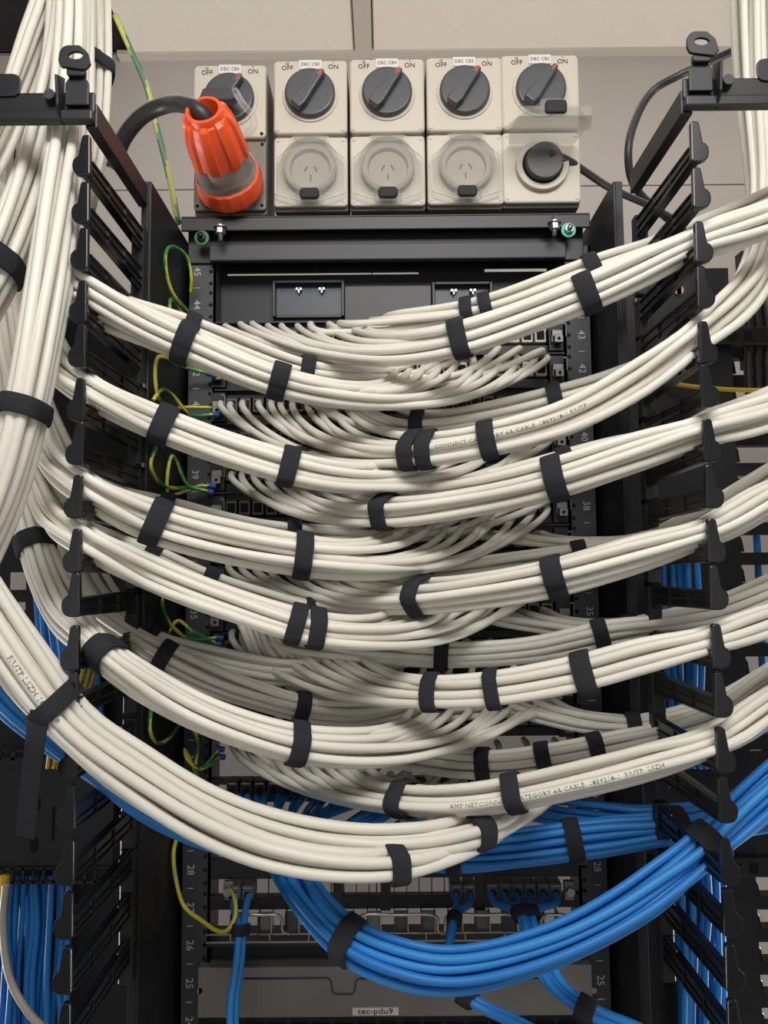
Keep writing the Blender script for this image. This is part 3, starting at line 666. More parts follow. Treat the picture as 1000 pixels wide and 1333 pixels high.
# --- blue data cables, the same sort of cable as the cream ones
bundle('BR2', 'the darker blue bundle running to the right edge', [(1080, 1035, .84), (1000, 1058, .84), (882, 1076, .83), (745, 1094, .84), (590, 1110, .85), (500, 1098, .87), (420, 1078, .89), (370, 1060, .91)], 12, r=.0040, m=M_BLUE, name='patch_lead', colour='blue', ports=(470, 650, 1036), flat=1.3, lead=-60, hook=.03)
bundle('BR3', 'the loose fan rising to the open panel', [(1080, 1020, .86), (1000, 1045, .86), (900, 1062, .86), (820, 1066, .87), (760, 1060, .89), (690, 1050, .91)], 6, r=.0040, m=M_BLUE, name='patch_lead', colour='blue', ports=(610, 715, 1036), flat=1.3, lead=60, hook=.03)
bundle('BL', 'the group under the heavy cream bundle at left', [(-60, 800, .70), (0, 905, .70), (60, 958, .71), (130, 1012, .715), (210, 1066, .73), (300, 1100, .75), (370, 1112, .80), (430, 1090, .86)], 5, r=.0040, m=M_BLUE, name='patch_lead', colour='blue', flat=1, twist=.4)
bundle('BR1', 'the big loop rising to the right edge', [(1080, 960, .72), (1000, 1032, .72), (925, 1096, .72), (820, 1180, .71), (710, 1235, .71), (590, 1262, .72), (520, 1252, .73), (452, 1222, .75), (400, 1170, .78), (368, 1120, .84), (360, 1095, .88)], 11, r=.0041, m=M_BLUE, name='patch_lead', colour='blue', ports=(308, 440, 1036), lead=0, hook=.02, flat=1.1)
def blue_drop(key, desc, ports, mid, rest):
    cabs = []; rng = np.random.default_rng(len(ports))
    n = len(ports); hp = hexpack(n, 1, rng)*.0084
    hp = hp[np.argsort(hp[:, 0])]
    for (px, py), h in zip(ports, hp):
        p = W(px, py, YR-.012)
        P = [p+np.array([0, .012, 0]), p+np.array([0, -.018, -.003])]
        for q in mid+rest:
            c = W(*q); P.append(c+np.array([h[0], h[1], 0]))
        c = spline(P, 70); cabs.append(c); cable(c, .0041, M_BLUE, 'patch_lead', 'blue data cable in %s' % desc, 'cables of '+desc)
    C = spline([W(*q) for q in mid+rest], 240); T = np.gradient(C, axis=0); T /= np.linalg.norm(T, axis=1)[:, None]
    N1 = np.cross(T, np.array([0, 1., 0])); N1 /= np.linalg.norm(N1, axis=1)[:, None]
    BUN[key] = dict(C=C, T=T, N1=N1, N2=np.cross(T, N1), cab=cabs, r=.0041, desc=desc)
blue_drop('D1', 'the pair dropping from the two left jacks', blue_jacks[:2], [(314, 1210, .90)], [(310, 1260, .89), (304, 1300, .88), (303, 1370, .88)])
blue_drop('D2', 'the pair dropping from the two middle jacks', blue_jacks[2:4], [(592, 1195, .91)], [(584, 1250, .87), (592, 1285, .84), (625, 1308, .82), (690, 1340, .82), (740, 1370, .82)])
blue_drop('D3', 'the six dropping from the right-hand jacks', blue_jacks[4:], [(683, 1190, .90)], [(700, 1238, .86), (720, 1278, .83), (765, 1314, .80), (830, 1342, .80), (880, 1370, .80)])
# --- straps
strap('R1b', 609, 405, 'left one of a pair', wid=.0135); strap('R1b', 633, 402, 'right one of a pair', wid=.0135); strap('R1b', 770, 350, 'at the right rail')
strap('R1a', 765, 378, 'at the right rail', wid=.018); strap('R1a', 597, 442, 'right of the middle', wid=.017)
strap('R1b', 880, 312, 'near the right finger manager')
strap('L1b', 250, 428, 'near the left rail'); strap('L1b', 398, 481, 'left of the middle')
strap('L1a', 242, 447, 'near the left rail', wid=.017); strap('L1a', 362, 496, 'left of the middle', wid=.017)
strap('L1a', 125, 90, 'high up near the ceiling')
strap('R2b', 722, 514, 'at the right rail'); strap('R2b', 545, 555, 'at the middle')
strap('R2a', 638, 573, 'right of the middle', wid=.0165); strap('R2a', 558, 587, 'right one of a pair', wid=.0155); strap('R2a', 535, 589, 'left one of a pair', wid=.0165)
strap('L2a', 212, 556, 'near the left rail', wid=.0185); strap('L2a', 375, 609, 'left of the middle', wid=.0165); strap('L2b', 392, 597, 'left of the middle')
strap('R3b', 735, 598, 'at the right rail'); strap('R3b', 530, 640, 'at the middle')
strap('R3a', 722, 624, 'at the right rail', wid=.0185); strap('R3a', 497, 666, 'at the middle', wid=.0165)
strap('L3b', 216, 660, 'near the left rail'); strap('L3b', 382, 695, 'left of the middle')
strap('L3a', 205, 679, 'near the left rail', wid=.0185); strap('L3a', 395, 722, 'left of the middle', wid=.0165)
strap('R4b', 757, 720, 'at the right rail'); strap('R4b', 560, 750, 'right of the middle')
strap('R4a', 722, 752, 'at the right rail', wid=.0185); strap('R4a', 542, 780, 'at the middle', wid=.0165)
strap('L4b', 202, 726, 'near the left rail'); strap('L4b', 272, 757, 'just right of the left rail'); strap('L4b', 405, 794, 'left of the middle')
strap('L4a', 386, 816, 'left one of a pair', wid=.0155); strap('L4a', 409, 819, 'right one of a pair', wid=.0155)
strap('R5b', 782, 824, 'at the right rail'); strap('R5c', 818, 812, 'at its right end'); strap('R5b', 575, 852, 'right of the middle')
strap('R5a', 760, 878, 'at the right rail', wid=.018); strap('R5a', 643, 900, 'right of the middle', wid=.0135); strap('R5a', 565, 904, 'at the middle', wid=.0155)
strap('L5b', 212, 855, 'near the left rail'); strap('L5c', 195, 830, 'near the left rail'); strap('L5b', 393, 922, 'left of the middle')
strap('L5a', 137, 850, 'beside the left finger manager', wid=.020); strap('L5a', 388, 968, 'left of the middle', wid=.0165)
strap('L5a', 50, 705, 'behind the vertical trunk', wid=.018)
strap('R6c', 822, 945, 'at its right end'); strap('R6b', 778, 972, 'at the right rail'); strap('R6b', 705, 988, 'left of the right rail'); strap('R6b', 630, 995, 'right of the middle')
strap('R6a', 672, 1033, 'right of the middle', wid=.0165); strap('R6a', 525, 1042, 'at the middle', wid=.0165)
strap('L6a', 622, 1078, 'near its right end', wid=.0175); strap('L6b', 515, 1124, 'near its right end', wid=.0165)
strap(['L6b', 'L6a'], 66, 922, '', wid=.016, maxd=.075, tail=[(52, 925, .632), (46, 960, .63), (40, 1010, .64), (32, 1090, .66)], label='wide black strap with a long hanging tail on the heaviest cream bundle at left')
strap('TC', 37, 532, 'halfway down', wid=.0165); strap('TB', 8, 345, 'near the top', wid=.020)
strap('BR2', 882, 1076, 'at the right fingers', wid=.0175, maxd=.06); strap('BR2', 745, 1094, 'at the right rail', wid=.0165); strap('BR2', 592, 1110, 'right of the middle', wid=.0165)
strap('BR1', 922, 1098, 'at the right finger manager', wid=.0190); strap('BR1', 452, 1222, 'low left of the middle', wid=.0185)
strap('D1', 314, 1210, 'below the jacks', wid=.012); strap('D2', 592, 1196, 'below the jacks', wid=.012); strap('D2', 608, 1300, 'over the grey panel', wid=.016)
strap('D3', 683, 1190, 'below the jacks', wid=.014); strap('D3', 763, 1312, 'low down near the right rail', wid=.018)

# --- jacket print on a few cables
def print_on(key, txt, x0, x1, size=.0052):
    B = BUN[key]; best = None
    for q in B['cab']:
        q = resample(q, 500); pj = np.array([PJ(p) for p in q[::5]]); k = np.where((pj[:, 0] > x0) & (pj[:, 0] < x1))[0]
        if len(k) < 4: continue
        yy = q[::5][k][:, 1].mean()+abs(0)
        if best is None or yy < best[0]: best = (yy, q)
    q = best[1]; s = np.concatenate([[0], np.cumsum(np.linalg.norm(np.diff(q, axis=0), axis=1))])
    if PJ(q[-1])[0] < PJ(q[0])[0]: q = q[::-1]; s = s[-1]-s[::-1]
    pj = np.array([PJ(p) for p in q]); st = s[int(np.argmin(abs(pj[:, 0]-x0)))]
    cu = bpy.data.curves.new('t', 'FONT'); cu.body = txt; cu.size = size; cu.extrude = .0001; cu.align_y = 'CENTER'; cu.resolution_u = 1
    to = bpy.data.objects.new('t', cu); COL.objects.link(to); dg = bpy.context.evaluated_depsgraph_get(); me = bpy.data.meshes.new_from_object(to.evaluated_get(dg)); bpy.data.objects.remove(to)
    R = B['r']
    for v in me.vertices:
        t = st+v.co.x*1.25; c = np.array([np.interp(t, s, q[:, k]) for k in range(3)]); c2 = np.array([np.interp(t+.002, s, q[:, k]) for k in range(3)])
        T = c2-c; T /= np.linalg.norm(T); out = CAM-c; out -= T*(out@T); out /= np.linalg.norm(out); up = np.cross(T, -out); up = up if up[2] > 0 else -up
        a = v.co.y/R; p = c+(R+.0002)*(out*math.cos(a)+up*math.sin(a)); v.co = Vector(p)
    me.materials.clear(); me.materials.append(M_PRINT); o = bpy.data.objects.new('jacket_print', me); COL.objects.link(o)
    # attach to the cable it is printed on
    tgt = None; dm = 9
    mid = Vector([float(c) for c in q[250]])
    for ob in [x for x in bpy.data.objects if x.name.startswith('data_cable')]:
        vs = ob.data.vertices; d = min((vs[i].co-mid).length for i in range(0, len(vs), 9))
        if d < dm: dm = d; tgt = ob
    o.parent = tgt
print_on('R6a', 'AMP NETCONNECT CATEGORY 6A CABLE  1859218-1  F/UTP  LSZH', 585, 960)
print_on('R2a', 'CONNECT CATEGORY 6A CABLE  1859218-1 F/UTP', 568, 900)
print_on('L6b', 'F/UTP LSZH 1859218', 12, 70, .006)

# ------------------------------------------------------------------ wires
def Wc(p):                # a point, kept inside the left side plate
    q = W(*p)
    return WX(p[0], p[1], -.2615) if q[0] < -.2615 else q
def wire(name, pts, r, m, label, cat, N=60, split=None, sides=10, group=None):
    o = MB().tube(spline([(Wc(p) if name == 'earth_wire' else W(*p)) for p in pts], N), r, sides, split=split).build(name, m, smooth=True); return tag(o, label, cat, group)
GY = [M_YW, M_GRN]
def lug(p, parent):
    c = W(*p); MB().cyl(c+np.array([-.006, 0, .001]), c+np.array([.006, 0, -.001]), .0035, 10).build('crimp_lug', M_BOOT, parent, smooth=True, angle=.7)
gw = [([(270, 425, .955), (245, 405, .93), (222, 375, .92), (215, 335, .92), (225, 321, .92), (243, 335, .93), (249, 362, .945), (248, 382, .96)], 'topmost'),
      ([(285, 430, .955), (262, 425, .94), (235, 405, .93), (222, 390, .93), (220, 420, .94)], 'second'),
      ([(275, 487, .955), (240, 478, .94), (215, 465, .93), (203, 470, .93), (204, 510, .93), (220, 530, .94), (250, 530, .95), (278, 530, .96)], 'third'),
      ([(280, 540, .955), (250, 540, .94), (225, 515, .93), (210, 507, .93), (200, 520, .94)], 'fourth'),
      ([(275, 632, .955), (240, 635, .94), (210, 630, .93), (196, 605, .93), (203, 582, .93)], 'fifth'),
      ([(272, 640, .955), (245, 632, .94), (230, 600, .93), (222, 595, .93), (218, 640, .94), (240, 640, .95), (265, 630, .955)], 'sixth'),
      ([(285, 830, .955), (250, 832, .94), (220, 810, .93), (212, 780, .93), (225, 740, .95)], 'seventh'),
      ([(282, 838, .955), (250, 820, .94), (232, 808, .93), (218, 830, .94), (205, 870, .95)], 'eighth'),
      ([(197, 915, .93), (195, 950, .93), (205, 967, .93), (225, 955, .94), (245, 925, .95)], 'ninth'),
      ([(286, 975, .955), (262, 1000, .94), (245, 990, .93), (240, 975, .94), (258, 1020, .94), (235, 1030, .95)], 'tenth'),
      ([(287, 985, .955), (275, 995, .94), (256, 1000, .94), (258, 965, .94), (250, 945, .95)], 'eleventh')]
for pts, o_ in gw:
    g = wire('earth_wire', pts, .0022, GY, 'thin green and yellow earth wire beside the left rail, %s from the top' % o_, 'wire', split=.35, group='earth wires beside the left rail')
    lug(pts[0], g)
g = wire('earth_wire', [(299, 1158, .95), (306, 1172, .92), (306, 1194, .90), (297, 1210, .90), (284, 1212, .91), (262, 1198, .93), (240, 1180, .94), (230, 1150, .94), (226, 1110, .95), (232, 1085, .96)], .0024, [M_YW, M_YW], 'pale yellow-green earth wire looping to the lowest patch panel', 'wire', N=80)
wire('earth_cable', [(150, 20, 1.20), (170, 65, 1.20), (190, 110, 1.18), (205, 170, 1.15), (218, 220, 1.1), (232, 290, 1.06)], .0048, [M_GRN2, M_YW2], 'thick green and yellow earth cable hanging in front of the wall', 'wire', split=.4)
# power cables
wire('power_cable', [(148, 220, .93), (160, 182, .915), (184, 152, .90), (214, 137, .885), (240, 136, .862), (259, 145, .850), (271, 160, .858), (281, 188, .885)], .0098, M_RUB, 'thick black power cable arching into the orange plug', 'cable', sides=16)
wire('power_cable', [(715, 200, .935), (735, 206, .95), (760, 222, .97), (795, 245, 1.0), (850, 270, 1.03), (900, 300, 1.05)], .0050, M_RUB, 'thin black power cable leaving the rightmost socket', 'cable')
wire('power_cable', [(1000, 45, .98), (950, 68, .98), (890, 95, .98), (850, 118, 1.0), (826, 160, 1.0), (818, 200, 1.0), (825, 240, 1.02), (870, 285, 1.05), (930, 330, 1.08)], .0055, M_RUB, 'black power cable looping down in front of the wall at upper right', 'cable')
# cables hanging behind
def curtain(label, x0, x1, ya, yb, n, Y, m, r=.0042, wob=8, lean=0):
    rng = np.random.default_rng(int(x0+ya+n+999)); mb = MB()
    for i in range(n):
        x = x0+(x1-x0)*(i+.5)/n; yy = Y+rng.uniform(-.018, .018); pts = []
        for k in range(5):
            f = k/4; pts.append(W(x+rng.uniform(-wob, wob)*.5+lean*f, ya+(yb-ya)*f, yy+rng.uniform(-.004, .004)))
        mb.tube(spline(pts, 30), r, 8)
    tag(mb.build('hanging_cables', m, smooth=True), label, 'cables', 'shaded blue cables hanging at the back', 'stuff')
curtain('many shaded blue cables hanging as a curtain behind the lower left corner', -8, 92, 1140, 1400, 15, 1.0, M_BLUE, lean=-8)
curtain('many shaded blue cables hanging as a curtain behind the left edge', 34, 110, 700, 1010, 15, 1.0, M_BLUE, lean=35)
curtain('many shaded blue cables hanging beside the left side plate', 182, 226, 1150, 1400, 6, .99, M_BLUE)
curtain('many shaded blue cables hanging right of the upper right rail', 772, 812, 470, 700, 6, 1.02, M_BLUE, lean=14)
curtain('many shaded blue cables hanging right of the middle right rail', 772, 818, 770, 960, 6, 1.0, M_BLUE, lean=10)
curtain('many shaded blue cables hanging behind the right fingers', 862, 908, 720, 1000, 6, .965, M_BLUE, lean=12)
curtain('many shaded blue cables hanging behind the lower right fingers', 880, 945, 1100, 1400, 9, .965, M_BLUE)
curtain('many shaded blue cables hanging right of the lower right rail', 805, 830, 1180, 1400, 3, .99, M_BLUE)
wire('patch_lead', [(985, 690, 1.08), (990, 800, 1.08), (998, 1000, 1.08)], .0050, M_BLUE, 'single pale blue cable at the far right behind the cream bundles', 'cable')
for i, (a, b) in enumerate(((100, 62), (108, 70), (115, 76))):
    wire('fibre_cable', [(a+12, 860, .93), (a, 900, .93), (b+8, 950, .92), (b, 1000, .93)], .0024, M_YEL, 'yellow fibre cable behind the left fingers, %s of three' % ('leftmost', 'middle', 'rightmost')[i], 'cable', group='yellow fibre cables')
wire('fibre_cable', [(6, 1140, .93), (5, 1170, .93), (2, 1195, .93)], .006, M_YEL, 'thick yellow cable at the left edge near the bottom', 'cable')
wire('fibre_cable', [(868, 498, .985), (910, 504, .97), (975, 508, .96), (1010, 507, .96)], .0028, M_YEL, 'yellow fibre cable crossing behind the right fingers', 'cable')
wire('data_cable', [(8, 1150, .90), (4, 1200, .90), (12, 1270, .89), (35, 1315, .88), (70, 1350, .88)], .0042, M_GREY, 'lone beige cable curving down at the lower left corner', 'cable')

# ------------------------------------------------------------------ metalwork beyond the managers
bk = thing('back_plate', 'black slotted back plate behind the right finger manager', 'plate', (.35, 1.0, 0))
def pbox(mb, px0, px1, py0, py1, Y, d=.003):
    a = W(px0, py1, Y); b = W(px1, py0, Y); mb.box(a[0], b[0], Y, Y+d, a[2], b[2])
m = MB()
a0 = W(822, 350, 1.0); a1 = W(948, 352, 1.0)
m.box(a0[0]-.04, a1[0], 1.0, 1.003, .2, a0[2]); m.build('plate', M_BLK2, bk)
MB().prism(circ(*W(884, 378, .998)[[0, 2]], .0065, 16), 1, .997, .9995).box(W(884, 378, .998)[0]-.003, W(884, 378, .998)[0]+.003, .997, .9995, W(0, 392, .998)[2], W(0, 378, .998)[2]).build('keyhole', M_WALL, bk)
for py in (446, 790, 1140):
    m = MB(); p = W(850, py, .985); q = W(1010, py, .985); m.box(p[0], q[0], .985, .999, p[2]-.003, p[2]+.02); ob = m.build('slotted_shelf', M_BLK, bk, bevel=.001)
    for k in range(6):
        x = p[0]+.015+k*.021; MB().box(x, x+.011, .9842, .985, p[2]+.002, p[2]+.014).build('slot', M_HOLE, ob)
nb = thing('neighbour_rack', 'black frame of the neighbouring rack at the right edge, light wall showing through its gaps', 'rack', (.5, 1.06, 0))
Yn = 1.06
x0 = W(938, 700, Yn)[0]
MB().box(x0-.012, x0+.012, Yn, Yn+.03, .2, W(940, 350, Yn)[2]).build('post', M_BLK2, nb)
for k in range(24):
    z = W(970, 462, Yn)[2]-k*.0415
    MB().box(x0, x0+.16, Yn, Yn+.02, z-.004, z+.013).build('comb_bar', M_BLK2, nb)
    mm = MB(); xx = x0+.018; mm.prism([(xx, z-.004), (xx+.012, z-.004), (xx+.0105, z-.028), (xx+.0075, z-.032), (xx+.0045, z-.032), (xx+.002, z-.026)][::-1], 1, Yn-.004, Yn+.002)
    mm = MB(); mm.prism([(xx, z-.0275), (xx+.013, z-.0275), (xx+.0105, z-.011), (xx+.0085, z-.0075), (xx+.0060, z-.0075), (xx+.004, z-.011)], 1, Yn-.004, Yn+.002); mm.build('comb_finger', M_PLAST, nb, bevel=.0008, seg=1)
x2 = W(990, 1200, Yn)[0]; MB().box(x2+.012, x2+.12, Yn-.01, Yn+.01, W(980, 480, Yn)[2], W(980, 330, Yn)[2]).build('cover', M_BLK2, nb)
m = MB(); p = W(948, 1140, Yn); m.box(x0, x0+.2, Yn-.002, Yn, W(0, 1142, Yn)[2], W(0, 985, Yn)[2]); m.build('side_plate', M_BLK2, nb)
# trunk of black cables upper right
for i, (xa, lab) in enumerate(((972, 'left'), (984, 'middle'), (996, 'right'))):
    wire('power_cable', [(xa, 395, 1.0), (xa+4, 440, 1.0), (xa+2, 480, 1.0), (xa+8, 560, 1.0)], .0055, M_RUB, 'short visible stretch of black cable at the right edge, %s one of three' % lab, 'cable')
lp = thing('bracket_plate', 'dark grey plate with oval holes behind the lower left fingers', 'plate', (-.42, .96, 1.2))
m = MB(); pbox(m, -40, 150, 985, 1130, .96); m.build('plate', M_BLK, lp, bevel=.001)
m = MB(); pbox(m, -40, 150, 1146, 1152, .957); pbox(m, -40, 150, 1128, 1133, .957)
for k in range(14): pbox(m, -40+k*13.5, -36+k*13.5, 1130, 1150, .957)
m.build('slotted_edge', M_BLK, lp)
for cx, cy in ((47, 1047), (44, 1100)): 
    p = W(cx, cy, .959); MB().prism([(p[0]+.0048*math.cos(a), p[2]+.0095*math.sin(a)) for a in [i*PI/10 for i in range(20)]], 1, .9585, .96).build('oval_hole', M_HOLE, lp)
p = W(69, 1072, .959); MB().box(p[0]-.0012, p[0]+.0012, .9585, .96, p[2]-.02, p[2]+.02).build('slot_hole', M_HOLE, lp)
m = MB(); pbox(m, -40, 170, 985, 1000, .955); pbox(m, -40, 170, 975, 979, .955)
for k in range(12): pbox(m, -40+k*18, -34+k*18, 977, 990, .955)
m.build('upper_slotted_edge', M_BLK, lp)
lb_ = thing('back_plate', 'black back plate behind the left finger manager', 'plate', (-.35, 1.03, 0))
a0 = W(-60, 700, 1.03); a1 = W(236, 300, 1.03)
mm = MB(); zs = W(20, 745, 1.03)[2]; ze = W(20, 795, 1.03)[2]; xs0 = W(12, 760, 1.03)[0]; xs1 = W(34, 760, 1.03)[0]
mm.box(a0[0], xs0, 1.03, 1.033, .3, a1[2]); mm.box(xs1, a1[0], 1.03, 1.033, .3, a1[2]-.12); mm.box(xs0, xs1, 1.03, 1.033, zs, a1[2]-.12); mm.box(xs0, xs1, 1.03, 1.033, .3, ze)
mm.box(xs0, xs1, 1.03, 1.033, W(0, 784, 1.03)[2], W(0, 768, 1.03)[2])
mm.build('plate', M_BLK2, lb_)

# ------------------------------------------------------------------ isolator switch and socket units
def socket_unit(cx, yt, yb, num, kind, place):
    Yf = .965; A = W(cx-48.5, yb, Yf); B = W(cx+48.5, yt, Yf)
    x0, x1, z0, z1 = A[0], B[0], A[2], B[2]; xc = (x0+x1)/2; Wd = x1-x0; H = z1-z0
    t = thing('switched_socket', 'beige switched socket with a dark dial, %s' % place, 'socket', (xc, Yf, z0), 'row of five switched sockets')
    MB().prism(rrect(x0+.001, x1-.001, z0-.003, z1-.001, .004), 1, Yf, Yf+.075).build('back_box', M_SOCKG, t, bevel=.002)
    zm = z1-H*.515
    MB().prism(rrect(x0+.001, x1-.001, zm+.001, z1, .006), 1, Yf-.012, Yf).build('switch_plate', M_SOCK, t, bevel=.003, seg=3)
    MB().prism(rrect(x0+.001, x1-.001, z0, zm-.001, .005), 1, Yf-.008, Yf).build('socket_plate', M_SOCK if kind != 'plug' else M_SOCKG, t, bevel=.0025, seg=3)
    zd = z1-H*.247; R = .0325
    dm = MB()
    dm.prism(circ(xc, zd, R+.004, 40), 1, Yf-.014, Yf-.011); dm.build('dial_surround', M_SOCK, t, bevel=.001)
    dial = MB().prism(circ(xc, zd, R, 40), 1, Yf-.022, Yf-.013).build('dial', M_DIAL, t, bevel=.003, seg=3)
    ang = math.radians(52); c, s = math.cos(ang), math.sin(ang); L, Wn = R*.93, R*.26
    poly = [(xc+a*c-b*s, zd+a*s+b*c) for a, b in ((-L, -Wn*.9), (-L*.6, -Wn*1.1), (0, -Wn*.8), (L*.92, -Wn*.45), (L, 0), (L*.92, Wn*.45), (0, Wn*.8), (-L*.6, Wn*1.1), (-L, Wn*.9))]
    gr = MB().prism(poly, 1, Yf-.033, Yf-.021).build('dial_grip', M_DIAL, dial, bevel=.0025, seg=3)
    mk = [(xc+a*c-b*s, zd+a*s+b*c) for a, b in ((L*.62, -.0012), (L*.93, -.0012), (L*.93, .0012), (L*.62, .0012))]
    MB().prism(mk, 1, Yf-.0334, Yf-.0328).build('red_mark', M_RED, dial)
    text_obj('OFF', .0088, M_INK, FR(xc-.030, Yf-.0123, z1-.0105), t); text_obj('O', .0055, M_INK, FR(xc-.030, Yf-.0123, z1-.0048), t)
    text_obj('ON', .0088, M_INK, FR(xc+.030, Yf-.0123, z1-.0095), t); text_obj('I', .0055, M_INK, FR(xc+.030, Yf-.0123, z1-.0035), t)
    lb = MB().box(xc-.0145, xc+.0145, Yf-.0135, Yf-.012, z1-.0125, z1-.0005).build('circuit_label', M_LABEL, t)
    text_obj('DBC CB%d' % num, .0062, M_PRINT, FR(xc, Yf-.0138, z1-.0065), lb)
    for sx_, sz in ((-1, zm+.006), (1, zm+.006), (-1, zm-.006), (1, zm-.006), (-1, z0+.006), (1, z0+.006)):
        x = xc+sx_*(Wd/2-.0065); pl = Yf-(.0125 if sz > zm else .0085)
        MB().prism(circ(x, sz, .0023, 10), 1, pl-.0004, pl+.001).build('screw_cap', M_SOCK if kind != 'plug' else M_HOLE, t, bevel=.0003, seg=1)
    zs = zm-(zm-z0)*.50
    if kind in ('socket', 'open'):
        MB().add(*ringmesh(xc, zs, .034, .026, Yf-.016, Yf-.008)).build('socket_collar', M_SOCK, t, bevel=.001, smooth=False)
        MB().prism(circ(xc, zs, .0255, 32), 1, Yf-.0095, Yf-.0075).build('socket_face', M_SOCK if kind == 'socket' else M_RUB, t, bevel=.001)
    if kind == 'socket':
        for a, dx, dz in ((.5, -.0062, .002), (-.5, .0062, .002), (0, 0, -.010)):
            w_, h_ = (.0010, .0042) if a else (.0009, .0042)
            c, s = math.cos(-a), math.sin(-a)
            MB().prism([(xc+dx+x*c-z*s, zs+dz+x*s+z*c) for x, z in ((-w_, -h_), (w_, -h_), (w_, h_), (-w_, h_))], 1, Yf-.0098, Yf-.009).build('pin_slot', M_INK, t)
        # clear lid
        ct = .0445; n8 = [(-ct, -.034), (-.018, -.0425), (.018, -.0425), (ct, -.034), (ct, .012), (.024, .030), (.024, .0405), (-.024, .0405), (-.024, .030), (-ct, .012)]
        lid = MB().prism([(xc+a, zs+b-.001) for a, b in n8], 1, Yf-.0185, Yf-.0165).build('clear_lid', M_CLEAR, t, bevel=.0008)
        oc = [(xc+a, Yf-.0185, zs+b-.001) for a, b in n8]
        MB().tube(resample(np.array(oc+[oc[0]]), 120), .0007, 6, caps=False).build('edge_highlight', M_EDGE, lid, smooth=True)  # thin pale tube paints the bright edge of the lid
        MB().add(*ringmesh(xc, zs, .0355, .0325, Yf-.027, Yf-.0185)).build('lid_ring', M_CLEAR, lid)
        MB().prism(circ(xc, zs, .0325, 36), 1, Yf-.0275, Yf-.0260).build('lid_dome', M_CLEAR, lid, bevel=.001)
        MB().add(*ringmesh(xc, zs, .0385, .0375, Yf-.0200, Yf-.0183)).build('lid_step', M_CLEAR, lid)
        MB().prism(rrect(xc-.020, xc+.020, zs+.034, zs+.0415, .002), 1, Yf-.022, Yf-.012).build('lid_hinge', M_CLEAR, lid, bevel=.001)
        MB().prism(rrect(xc-.0175, xc+.0175, zs-.050, zs-.035, .003), 1, Yf-.024, Yf-.019).build('latch_cup', M_CLEAR, lid, bevel=.001)
        MB().prism(rrect(xc-.0125, xc+.0125, zs-.046, zs-.0320, .005), 1, Yf-.0285, Yf-.0235).build('latch', M_INK, t, bevel=.002)
    if kind == 'open':
        MB().cyl((xc, Yf-.030, zs-.002), (xc, Yf-.008, zs), .0225, 28, r1=.0245).build('black_plug', M_RUB, t, smooth=True, angle=.6)
        # lid standing out horizontally toward the viewer
        zt = zs+.028; fl_ = MB()
        fl_.prism([(xc-.042, Yf-.010), (xc-.050, Yf-.055), (xc-.030, Yf-.090), (xc+.030, Yf-.090), (xc+.050, Yf-.055), (xc+.042, Yf-.010)], 2, zt, zt+.002)
        lid = fl_.build('clear_lid', M_CLEAR, t, bevel=.0008)
        MB().prism([(xc-.044, Yf-.09), (xc+.044, Yf-.09), (xc+.050, Yf-.06), (xc-.050, Yf-.06)], 2, zt-.011, zt-.0095).build('lid_rim', M_CLEAR, lid)
        MB().box(xc-.044, xc+.044, Yf-.092, Yf-.090, zt-.011, zt+.002).build('lid_front', M_CLEAR, lid)
        MB().prism(rrect(xc-.013, xc+.013, zt-.010, zt+.006, .004), 1, Yf-.098, Yf-.092).build('latch', M_INK, t, bevel=.002)
        MB().prism(rrect(xc-.018, xc+.018, zt-.013, zt+.009, .004), 1, Yf-.095, Yf-.0925).build('latch_cup', M_CLEAR, lid, bevel=.0005)
    return t
def ringmesh(cx, cz, R, r, y0, y1, n=36):
    V = []; Fc = []
    for rr, y in ((R, y0), (r, y0), (r, y1), (R, y1)): V += [(cx+rr*math.cos(2*PI*i/n), y, cz+rr*math.sin(2*PI*i/n)) for i in range(n)]
    for k in range(4):
        for i in range(n): Fc.append((k*n+i, k*n+(i+1) % n, ((k+1) % 4)*n+(i+1) % n, ((k+1) % 4)*n+i))
    return V, Fc
socket_unit(301, 92, 278, 6, 'plug', 'leftmost, with the orange plug in it')
socket_unit(405, 86, 273, 5, 'socket', 'second from the left, clear lid shut')
socket_unit(504, 84, 272, 4, 'socket', 'middle of the five, clear lid shut')
socket_unit(604, 82, 270, 3, 'socket', 'fourth from the left, clear lid shut')
socket_unit(702, 79, 268, 2, 'open', 'rightmost, clear lid raised over a black plug')

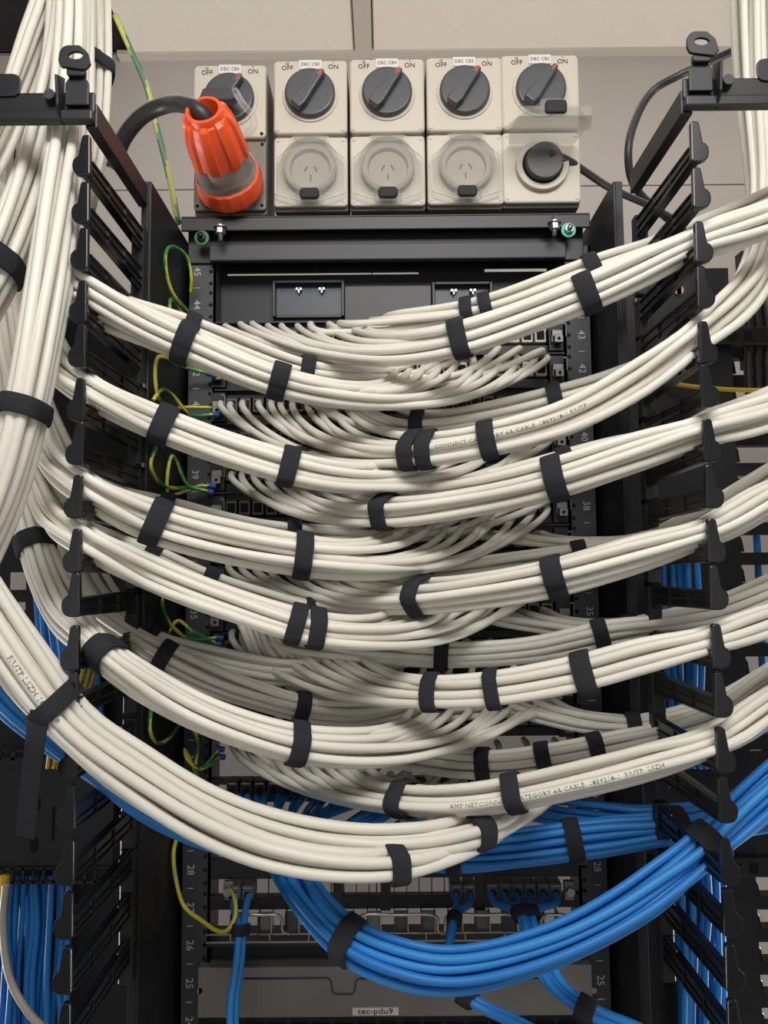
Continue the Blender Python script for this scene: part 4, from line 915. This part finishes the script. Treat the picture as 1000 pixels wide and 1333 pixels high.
# orange plug
P0 = W(266, 146, .845); P1 = W(303, 248, .955); ax = P1-P0; L = np.linalg.norm(ax); ax /= L
n1 = np.cross(ax, np.array([0, 0, 1.])); n1 /= np.linalg.norm(n1); n2 = np.cross(ax, n1)
def lathe(prof, flute=0, nf=10, sides=60):
    V = []; Fc = []
    for s, r in prof:
        for k in range(sides):
            a = 2*PI*k/sides; f = 1+flute*(1 if math.cos(nf*a) > .2 else -1)*(1 if flute else 0)
            V.append(P0+ax*s*L+(n1*math.cos(a)+n2*math.sin(a))*r*f)
    for i in range(len(prof)-1):
        for k in range(sides): Fc.append((i*sides+k, i*sides+(k+1) % sides, (i+1)*sides+(k+1) % sides, (i+1)*sides+k))
    return MB().add(V, Fc)
pg = thing('power_plug', 'bright orange round industrial plug with a clear collar in the leftmost socket', 'plug', P1)
lathe([(.12, .0130), (.02, .0165), (-.03, .0175), (-.03, .0215), (-.01, .0225), (.03, .0225), (.06, .0235)], .0).build('cable_gland', M_ORG, pg, smooth=True, angle=.6)
lathe([(.02, .0215), (.05, .0265), (.14, .0300), (.30, .0325), (.50, .0345), (.53, .0335), (.53, .029)], .065, 8, 80).build('grip_body', M_ORG, pg, smooth=True, angle=.5)
lathe([(.04, .0225), (.14, .0285), (.30, .0308), (.52, .0325)]).build('inner_body', M_ORG, pg, smooth=True)
lathe([(.52, .0325), (.54, .0345), (.68, .0365), (.80, .0370)]).build('clear_collar', M_CLEAR, pg, smooth=True, angle=.5)
lathe([(.50, .0200), (.52, .0220), (.66, .0230), (.80, .0230)]).build('inner_core', M_JACK, pg, smooth=True)
lathe([(.76, .0385), (.78, .0410), (.88, .0425), (.96, .0415), (1.0, .0380), (1.01, .030)], .012, 18).build('locking_ring', M_ORG, pg, smooth=True, angle=.5)
lathe([(.77, .0395), (.69, .0390), (.69, .0370)]).build('clear_rim', M_CLEAR, pg, smooth=True)
# clear cable clip and black bracket beside it
q = W(292, 125, .92); MB().prism([(q[0]-.032, q[2]-.008), (q[0]+.012, q[2]-.008), (q[0]+.018, q[2]-.001), (q[0]+.008, q[2]+.009), (q[0]-.026, q[2]+.008)], 1, .915, .928).build('lid_latch', M_RUB, pg, bevel=.002)
pts = [W(306, 118, .91), W(316, 135, .905), W(328, 150, .905), W(330, 165, .905), W(318, 176, .91), W(306, 172, .915)]
MB().tube(spline(pts, 40), .0042, 10).build('clear_handle', M_CLEAR, pg, smooth=True)
